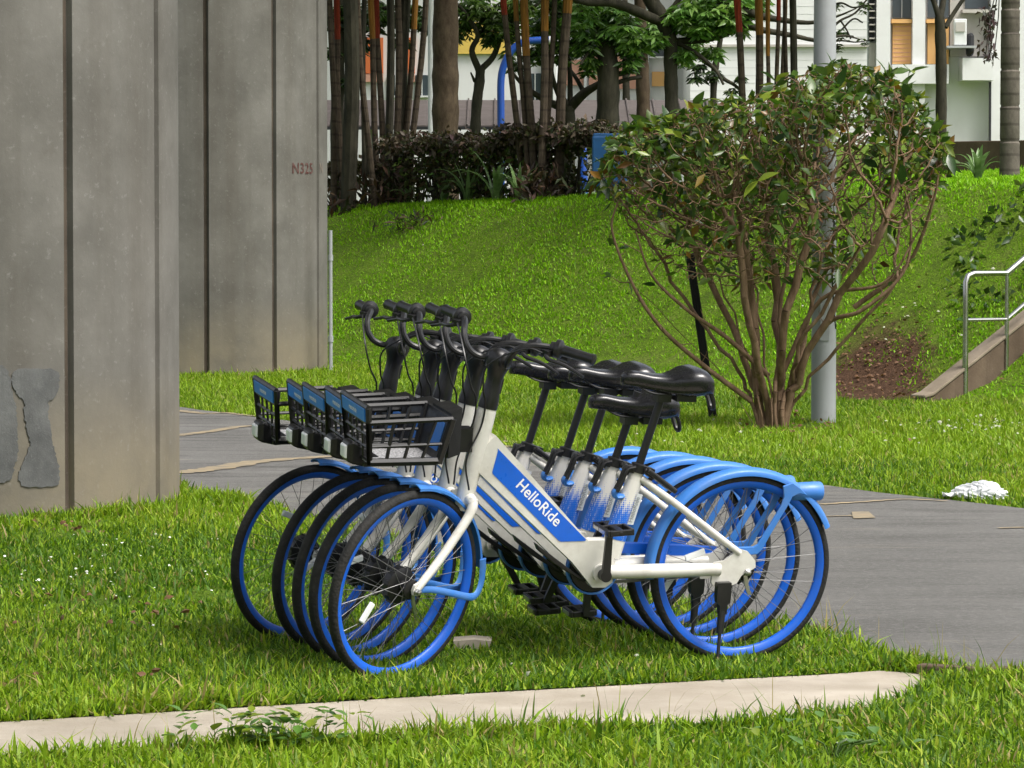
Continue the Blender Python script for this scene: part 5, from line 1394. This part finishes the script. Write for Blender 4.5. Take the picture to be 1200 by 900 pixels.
tree("spreading_tree", "spreading tree whose long dark limb arches over bright leaf clusters", 50, [(788, 180, 16), (787, 120, 16), (786, 80, 16), (785, 48, 17), (776, 22, 18), (764, 2, 18), (748, -35, 16)], [[(786, 50, 9), (800, 48, 9), (828, 45, 9), (852, 38, 9), (872, 28, 9), (895, 34, 8), (930, 40, 6), (962, 46, 4.5), (990, 40, 3), (1012, 44, 1.5)], [(832, -14, 10), (852, 4, 11), (874, 14, 11), (900, 22, 8), (945, 28, 5), (975, 22, 3), (1000, 12, 1.5)], [(780, 26, 12), (765, 22, 12), (742, 12, 12), (715, 4, 11), (688, 4, 9), (660, -4, 7)], [(786, 14, 7), (794, 2, 6), (806, -12, 5)], [(872, 28, 5), (880, 22, 5), (892, 18, 4)], [(792, 50, 5), (808, 58, 5), (824, 70, 5), (838, 84, 4), (846, 100, 3)]], [(824, 24, 26, 120), (852, 20, 20, 80), (800, 20, 22, 80), (830, 4, 26, 110), (870, 6, 16, 50), (800, 62, 9, 18), (836, 62, 8, 14), (735, 30, 16, 40), (770, 48, 12, 24), (745, 48, 12, 24), (680, 18, 18, 40)], M_["bark_dark"], 106, .15, ((.12, .24, .045), (.18, .32, .07), (.07, .15, .03)), upper=(2.6, 1.6, 700))
tree("thin_tree", "thin mossy tree trunk under the arching limb", 53, [(836, 180, 8), (836, 110, 8), (838, 80, 9), (842, 60, 7), (848, 20, 5)], [[(838, 82, 6), (848, 92, 5), (862, 100, 4), (874, 112, 3)], [(838, 80, 5), (824, 72, 4), (812, 62, 3)]], [(820, 80, 9, 16), (838, 88, 9, 18), (815, 92, 7, 10), (860, 106, 7, 12), (868, 92, 5, 8)], M_["bark_dark"], 107, .10, ((.02, .04, .014), (.035, .06, .02), (.05, .09, .02)), upper=(1, 1, 0))
tree("twiggy_tree", "twiggy half-bare tree before the white building wall beside the lamp post", 58, [(976, 190, 9), (972, 110, 8), (968, 60, 7), (966, 20, 7), (964, -30, 6)], [[(968, 40, 4), (985, 24, 3), (1004, 14, 2.4), (1020, -4, 2)], [(967, 34, 3.5), (982, 38, 2.6), (1000, 22, 2.2), (1012, 26, 1.8)], [(972, 8, 3), (985, 4, 2.5), (998, 10, 2), (1010, 8, 1.6)], [(985, 24, 2.4), (992, 36, 2), (996, 46, 1.6)], [(968, 50, 2.4), (985, 48, 2), (1002, 50, 1.6), (1018, 48, 1.2)]], [(975, 6, 12, 16), (990, 40, 9, 6), (982, 55, 7, 6), (1010, 8, 9, 9), (1012, 50, 6, 4)], M_["bark_dark"], 108, .09, ((.05, .09, .02), (.08, .12, .03), (.04, .05, .02)), upper=(1.6, 1, 200))
tree("forked_tree", "slender dark tree forking before the orange-panelled building", 56, [(1104, 200, 13), (1103, 150, 13), (1103, 90, 13), (1102, 40, 13), (1101, 18, 11)], [[(1101, 22, 8), (1095, 4, 6), (1086, -20, 5)], [(1102, 20, 8), (1107, 0, 7), (1110, -30, 6)], [(1108, 32, 6), (1118, 16, 5), (1132, -4, 5), (1145, -20, 4)]], [], M_["bark_dark"], 109, .12, upper=(2, 1.2, 350))
# reddish drooping creeper hanging by the ringed palm
r_ = np.random.default_rng(12)
cr = empty("maroon_creeper", tuple(at(1168, 60, 39)), "drooping maroon-leaved creeper hanging beside the ringed palm trunk", "creeper")
n = 130; Pq = np.array([at(px, py, 39 + r_.uniform(-.3, .3)) for px, py in zip(1166 - np.abs(r_.normal(0, 9, n)), r_.uniform(8, 72, n))]) - np.array(cr.location); V, F, C = leaf_cloud(Pq, r_.normal(0, 1, (n, 3)) + (0, 0, -.6), r_.uniform(.04, .10, n), .45, pick_colors(r_, n, [(.05, .028, .03), (.09, .06, .055), (.03, .03, .02)], [.5, .25, .25]), r_); obj("foliage", fast_mesh("creeper_foliage", V, F, C), M_["hedge"], cr, kind="stuff")
vm = MB()
for x0 in (1158, 1163, 1168): vm.tube([at(1172, -30, 39) - np.array(cr.location), at(x0 + 2, 20, 39) - np.array(cr.location), at(x0 - 3, 66, 39) - np.array(cr.location)], .006, 5)
obj("vine", vm.mesh("vine"), M_["bark_dark"], cr, kind="stuff")
# ringed palm trunk on the right of the bank
c = at(1183, 212, 37.2); c[2] = gz1(c[0], c[1])
rp = empty("ringed_palm", tuple(c), "grey ringed palm trunk standing at the top of the bank", "palm")
prof = [(.105, -.2)]; z = 0
while z < 5.2:
    z += .30 + random.uniform(-.08, .12); w_ = .100 - .004 * z
    prof += [(w_, z - .05), (w_ * 1.03, z - .02), (w_ * .93, z - .005), (w_ * .93, z + .008), (w_, z + .02)]
obj("trunk", MB().lathe(prof, None, 16).mesh("trunk", True, 30), M_["bark_grey"], rp)
V, F = [], []
for i in range(11): frond((V, F), np.array([0, 0, z]), i * .571 + .2, 1.9, r_)
obj("crown", fast_mesh("crown", np.array(V), F, pick_colors(r_, len(V), [(.05, .11, .02), (.08, .15, .025)], [.6, .4], .1)), M_["leaf"], rp)

# ================================================================== THINGS AND BUILDINGS BEHIND
# blue swan-neck pipe
b = at(587, 190, 48); b[2] = gz1(b[0], b[1]); Q = [at(587, 190, 48), at(587, 130, 48), at(587, 96, 48), at(590, 78, 48), at(599, 60, 48), at(612, 50, 48), at(628, 47.5, 48), at(646, 47, 48)]
arch = empty("blue_arch", tuple(b), "tall blue painted steel pipe arching over behind the hedge", "arch")
obj("pipe", MB().tube(catmull([(0, 0, -.2)] + [tuple(q - b) for q in Q], 5), .047, 14).mesh("pipe"), M_["bluepipe"], arch)
obj("end_cap", MB().tube([tuple(Q[-1] - b + np.array([-.03, 0, 0])), tuple(Q[-1] - b + np.array([.05, 0, -.004]))], [.052, .048], 14).mesh("end_cap"), M_["white_post"], arch)
far_end = np.array([1.3, .2, -2.9]) + (Q[-1] - b)
# blue bin and blue bollard half hidden by the shrub
def bin_(px0, px1, py0, py1, d, label):
    a = at((px0 + px1) / 2, py1, d); w = (px1 - px0) * d / FPX; z = gz1(a[0], a[1]); h = (py1 - py0) * d / FPX; lift = max(.1, a[2] - z)
    o = empty("litter_bin", (a[0], a[1], z), label, "bin")
    obj("body", MB().loft([[(sx * w * .5 * k, sy * w * .4 * k, zz) for sx, sy in ((-1, -1), (1, -1), (1, 1), (-1, 1))] for zz, k in ((lift, .93), (lift + h * .1, 1.0), (lift + h * .92, 1.0), (lift + h * .95, .96), (lift + h, .96))]).mesh("body", False), M_["bluebin"], o, bevel=.012)
    obj("rim", MB().box((0, 0, lift + h * .1), (w * 1.03, w * .83, .03)).mesh("rim", False), M_["bluebin"], o, bevel=.006)
    obj("leg", MB().tube([(0, .0, -.1), (0, 0, lift + .02)], .03, 10).mesh("leg"), M_["galv"], o)
bin_(694, 734, 162, 224, 40.3, "bright blue litter bin half hidden behind the left side of the shrub")
a = at(683, 215, 42.2); bo = obj("blue_post", MB().lathe([(.06, -.2), (.05, .50), (.04, .55), (.02, .58)], None, 16).mesh("blue_post"), M_["bluepipe"]); bo.location = (a[0], a[1], gz1(a[0], a[1])); tag(bo, "short dark blue post standing in the hedge next to the blue bin", "post")

# low garden wall and its end pier
a = at(1100, 188, 41.5); wv = at(1260, 196, 40.2); gw = empty("garden_wall", (a[0], a[1], gz1(a[0], a[1])), "low brown garden wall with a pale end pier below the right building", "wall")
Lw = math.hypot(wv[0] - a[0], wv[1] - a[1]); aw = atan2(wv[1] - a[1], wv[0] - a[0]); zt = at(1100, 166, 41.5)[2] - gw.location.z; Mw = Matrix.Rotation(aw, 4, 'Z')
obj("panel", MB().bounds((0.005, 0, -.3), (Lw, .14, zt)).mesh("panel", False), M_["wallconc"], gw, Mw, bevel=.008)
obj("pier", MB().bounds((-.16, -.04, -.3), (.0, .18, zt + .02)).mesh("pier", False), M_["walltop"], gw, Mw, bevel=.01)

# covered walkway
def px_box(o, name, px0, px1, py0, py1, d0, d1, mat, bevel=0, org=(0, 0, 0)):
    """box whose front face fills the photo rectangle at depth d0"""
    a = at(px0, py1, d0); b = at(px1, py0, d0); o_ = np.array(org)
    return obj(name, MB().bounds(np.array([a[0], d0, a[2]]) - o_, np.array([b[0], d1, b[2]]) - o_).mesh(name, False), mat, o, bevel=bevel)
c = at(560, 150, 60); wk = empty("covered_walkway", (c[0], 60, gz1(c[0], 60)), "covered walkway with brown sloping roof and white posts behind the hedge", "walkway"); org = np.array(wk.location)
def roofz(py): return at(560, py, 60)[2] - org[2]
x0_, x1_ = at(340, 140, 60)[0] - org[0], at(850, 140, 60)[0] - org[0]
obj("roof", MB().loft([[(x, 0, roofz(150)), (x, 0, roofz(147)), (x, 2.2, roofz(121) + .12), (x, 2.2, roofz(123))] for x in (x0_, x1_)]).mesh("roof", False), M_["roof"], wk)
for i in range(16):
    xx = x0_ + (x1_ - x0_) * (i + .5) / 16; obj("roof_seam", MB().tube([(xx, -.01, roofz(147) + .01), (xx, 2.2, roofz(121) + .14)], .015, 5).mesh("roof_seam"), M_["roof"], wk)
obj("fascia", MB().bounds((x0_, -.03, roofz(152)), (x1_, -.002, roofz(148.5))).mesh("fascia", False), M_["dark"], wk)
for i in range(7): xx = x0_ + (x1_ - x0_) * (i + .3) / 7; obj("post", MB().tube([(xx, .4, -.1), (xx, .4, roofz(147))], .05, 10).mesh("post"), M_["white_post"], wk)

def building(name, label, pxc, d, depth=10):
    z = gz1(at(pxc, 200, d)[0], d); o = empty(name, (at(pxc, 200, d)[0], d, z), label, "building", "apartment blocks behind the trees"); return o, np.array(o.location)
# block A: white wall, yellow band, red-orange panels
A_, oa = building("apartment_block", "white apartment block with a yellow band and red panels behind the palms", 520, 80)
px_box(A_, "wall", 250, 655, -420, 320, 80, 90, M_["wall_white"], org=oa)
px_box(A_, "colour_band", 524, 606, 26, 63, 79.9, 80.02, M_["yellow_panel"], org=oa)
for p0, p1 in ((424, 434), (438, 449), (478, 486)):
    px_box(A_, "colour_panel", p0, p1, 44, 86, 79.9, 80.02, M_["red_panel"], org=oa); px_box(A_, "panel_foot", p0, p1, 87, 96, 79.88, 80.02, M_["pink_panel"], org=oa)
for p0, p1, q0, q1 in ((487, 502, 88, 112), (398, 412, 88, 112), (455, 472, 88, 112), (300, 320, 88, 112), (340, 360, 88, 112), (620, 634, 86, 122)):
    wn_ = px_box(A_, "window", p0, p1, q0, q1, 79.93, 80.02, M_["glass"], org=oa); px_box(wn_, "frame", p0 - 1, p1 + 1, q1, q1 + 2, 79.85, 80.02, M_["wall_white"], org=oa); px_box(wn_, "mullion", (p0 + p1) / 2 - .5, (p0 + p1) / 2 + .5, q0, q1, 79.9, 79.94, M_["white_post"], org=oa)
for q in (-30, -120, -210): px_box(A_, "colour_band", 250, 655, q - 34, q, 79.9, 80.02, M_["yellow_panel"], org=oa)
for x in (640, 648): px_box(A_, "pilaster", x, x + 4, -420, 320, 79.7, 80.02, M_["wall_white"], org=oa)
# block B: middle, salmon and orange panels, tiled white wall to the right
B_, ob_ = building("apartment_block", "white block with salmon and orange panels behind the stout tree", 760, 92)
px_box(B_, "wall", 655.5, 808, -420, 320, 92, 100, M_["wall_white"], org=ob_)
for p0, p1, q0, q1, m in ((690, 748, 66, 104, "pink_panel"), (764, 785, 84, 101, "orange_panel"), (660, 684, 70, 100, "pink_panel"), (690, 748, -60, -20, "pink_panel"), (764, 785, -60, -20, "orange_panel")):
    px_box(B_, "colour_panel", p0, p1, q0, q1, 91.9, 92.02, M_[m], org=ob_)
for p0, p1, q0, q1 in ((672, 682, 132, 142), (690, 745, 30, 58), (762, 784, 40, 66), (700, 740, 118, 124)):
    wn_ = px_box(B_, "window", p0, p1, q0, q1, 91.93, 92.02, M_["glass"], org=ob_); px_box(wn_, "sill", p0 - 1, p1 + 1, q1, q1 + 2, 91.8, 92.02, M_["wall_white"], org=ob_)
for x in (684, 750, 757, 788): px_box(B_, "pilaster", x, x + 4, -420, 320, 91.75, 92.02, M_["wall_white"], org=ob_)
D_, od = building("apartment_block", "plain white tiled gable wall seen between the palm canes and lamp post", 900, 88)
px_box(D_, "wall", 808.5, 1018, -420, 320, 88, 98, M_["wall_white"], org=od)
for q in range(-20, 160, 9): px_box(D_, "wall_joint", 808.6, 1017.9, q, q + .4, 87.995, 88.01, M_["wall_joint"], org=od)
px_box(D_, "ledge", 808.6, 1017.9, 52, 55, 87.9, 88.01, M_["wall_grey"], org=od)
# block C: right, with pilasters, orange panels, recess and air conditioner
C_, oc = building("apartment_block", "white block with orange panels, a window row and an air conditioner ledge", 1110, 100)
px_box(C_, "wall", 1018.6, 1400, -420, 260, 100.5, 110, M_["wall_white"], org=oc)
px_box(C_, "dark_slot", 1018.7, 1026, -420, 48, 100.2, 100.52, M_["dark"], org=oc); px_box(C_, "slot_panel", 1018.7, 1026, 50, 78, 100.25, 100.52, M_["wall_grey"], org=oc)
for q in range(-20, 48, 8): px_box(C_, "louvre", 1018.9, 1025.8, q, q + 1.6, 100.05, 100.19, M_["wall_grey"], org=oc)
for p0, p1 in ((1026.2, 1045.5), (1068.5, 1086.5), (1160, 1210), (1230, 1250)): px_box(C_, "pilaster", p0, p1, -420, 260, 100.0, 100.52, M_["wall_white"], org=oc)
for p0, p1 in ((1046, 1068), (1087, 1112), (1211, 1229)):
    for dy in (0, -130, -260):
        wn_ = px_box(C_, "window", p0, p1, -45 + dy, 21 + dy, 100.38, 100.52, M_["glass"], org=oc)
        px_box(wn_, "frame", (p0 + p1) / 2 - .7, (p0 + p1) / 2 + .7, -45 + dy, 21 + dy, 100.33, 100.39, M_["galv"], org=oc); px_box(wn_, "sill", p0 - 1, p1 + 1, 22.5 + dy, 27 + dy, 100.1, 100.52, M_["orange_panel"], org=oc)
        px_box(C_, "colour_panel", p0, p1, 28 + dy, 75 + dy, 100.3, 100.52, M_["orange_panel"], org=oc)
for q in range(31, 75, 5): px_box(C_, "panel_joint", 1046.1, 1067.9, q, q + .7, 100.285, 100.31, M_["pink_panel"], org=oc)
px_box(C_, "balcony_band", 1045.6, 1112, 75.5, 98, 99.8, 100.52, M_["wall_white"], org=oc); px_box(C_, "recess", 1058, 1068, 99, 190, 100.42, 100.52, M_["dark"], org=oc)
px_box(C_, "utility_wall", 1113, 1159, -60, 66, 100.35, 100.52, M_["wall_grey"], org=oc)
wn_ = px_box(C_, "window", 1131, 1158, -45, 10, 100.3, 100.36, M_["glass"], org=oc); px_box(wn_, "sill", 1128, 1160, 11, 15, 100.0, 100.36, M_["wall_grey"], org=oc)
px_box(C_, "utility_beam", 1128, 1165, 68, 94, 99.6, 100.52, M_["wall_white"], org=oc); px_box(C_, "doorway", 1159.2, 1161.8, 96, 170, 99.97, 100.1, M_["dark"], org=oc)  # beam, and a narrow dark strip down the pier edge
px_box(C_, "ledge", 1110, 1145, 53.5, 56, 99.4, 100.52, M_["galv"], org=oc)
acu = px_box(C_, "condenser", 1118, 1133, 22, 53, 99.5, 99.95, M_["white_post"], org=oc, bevel=.02); px_box(acu, "grille", 1120, 1131, 26, 37, 99.46, 99.51, M_["wall_grey"], org=oc); px_box(C_, "condenser_fan", 1134, 1142, 38, 66, 99.7, 100.2, M_["dark"], org=oc, bevel=.1)
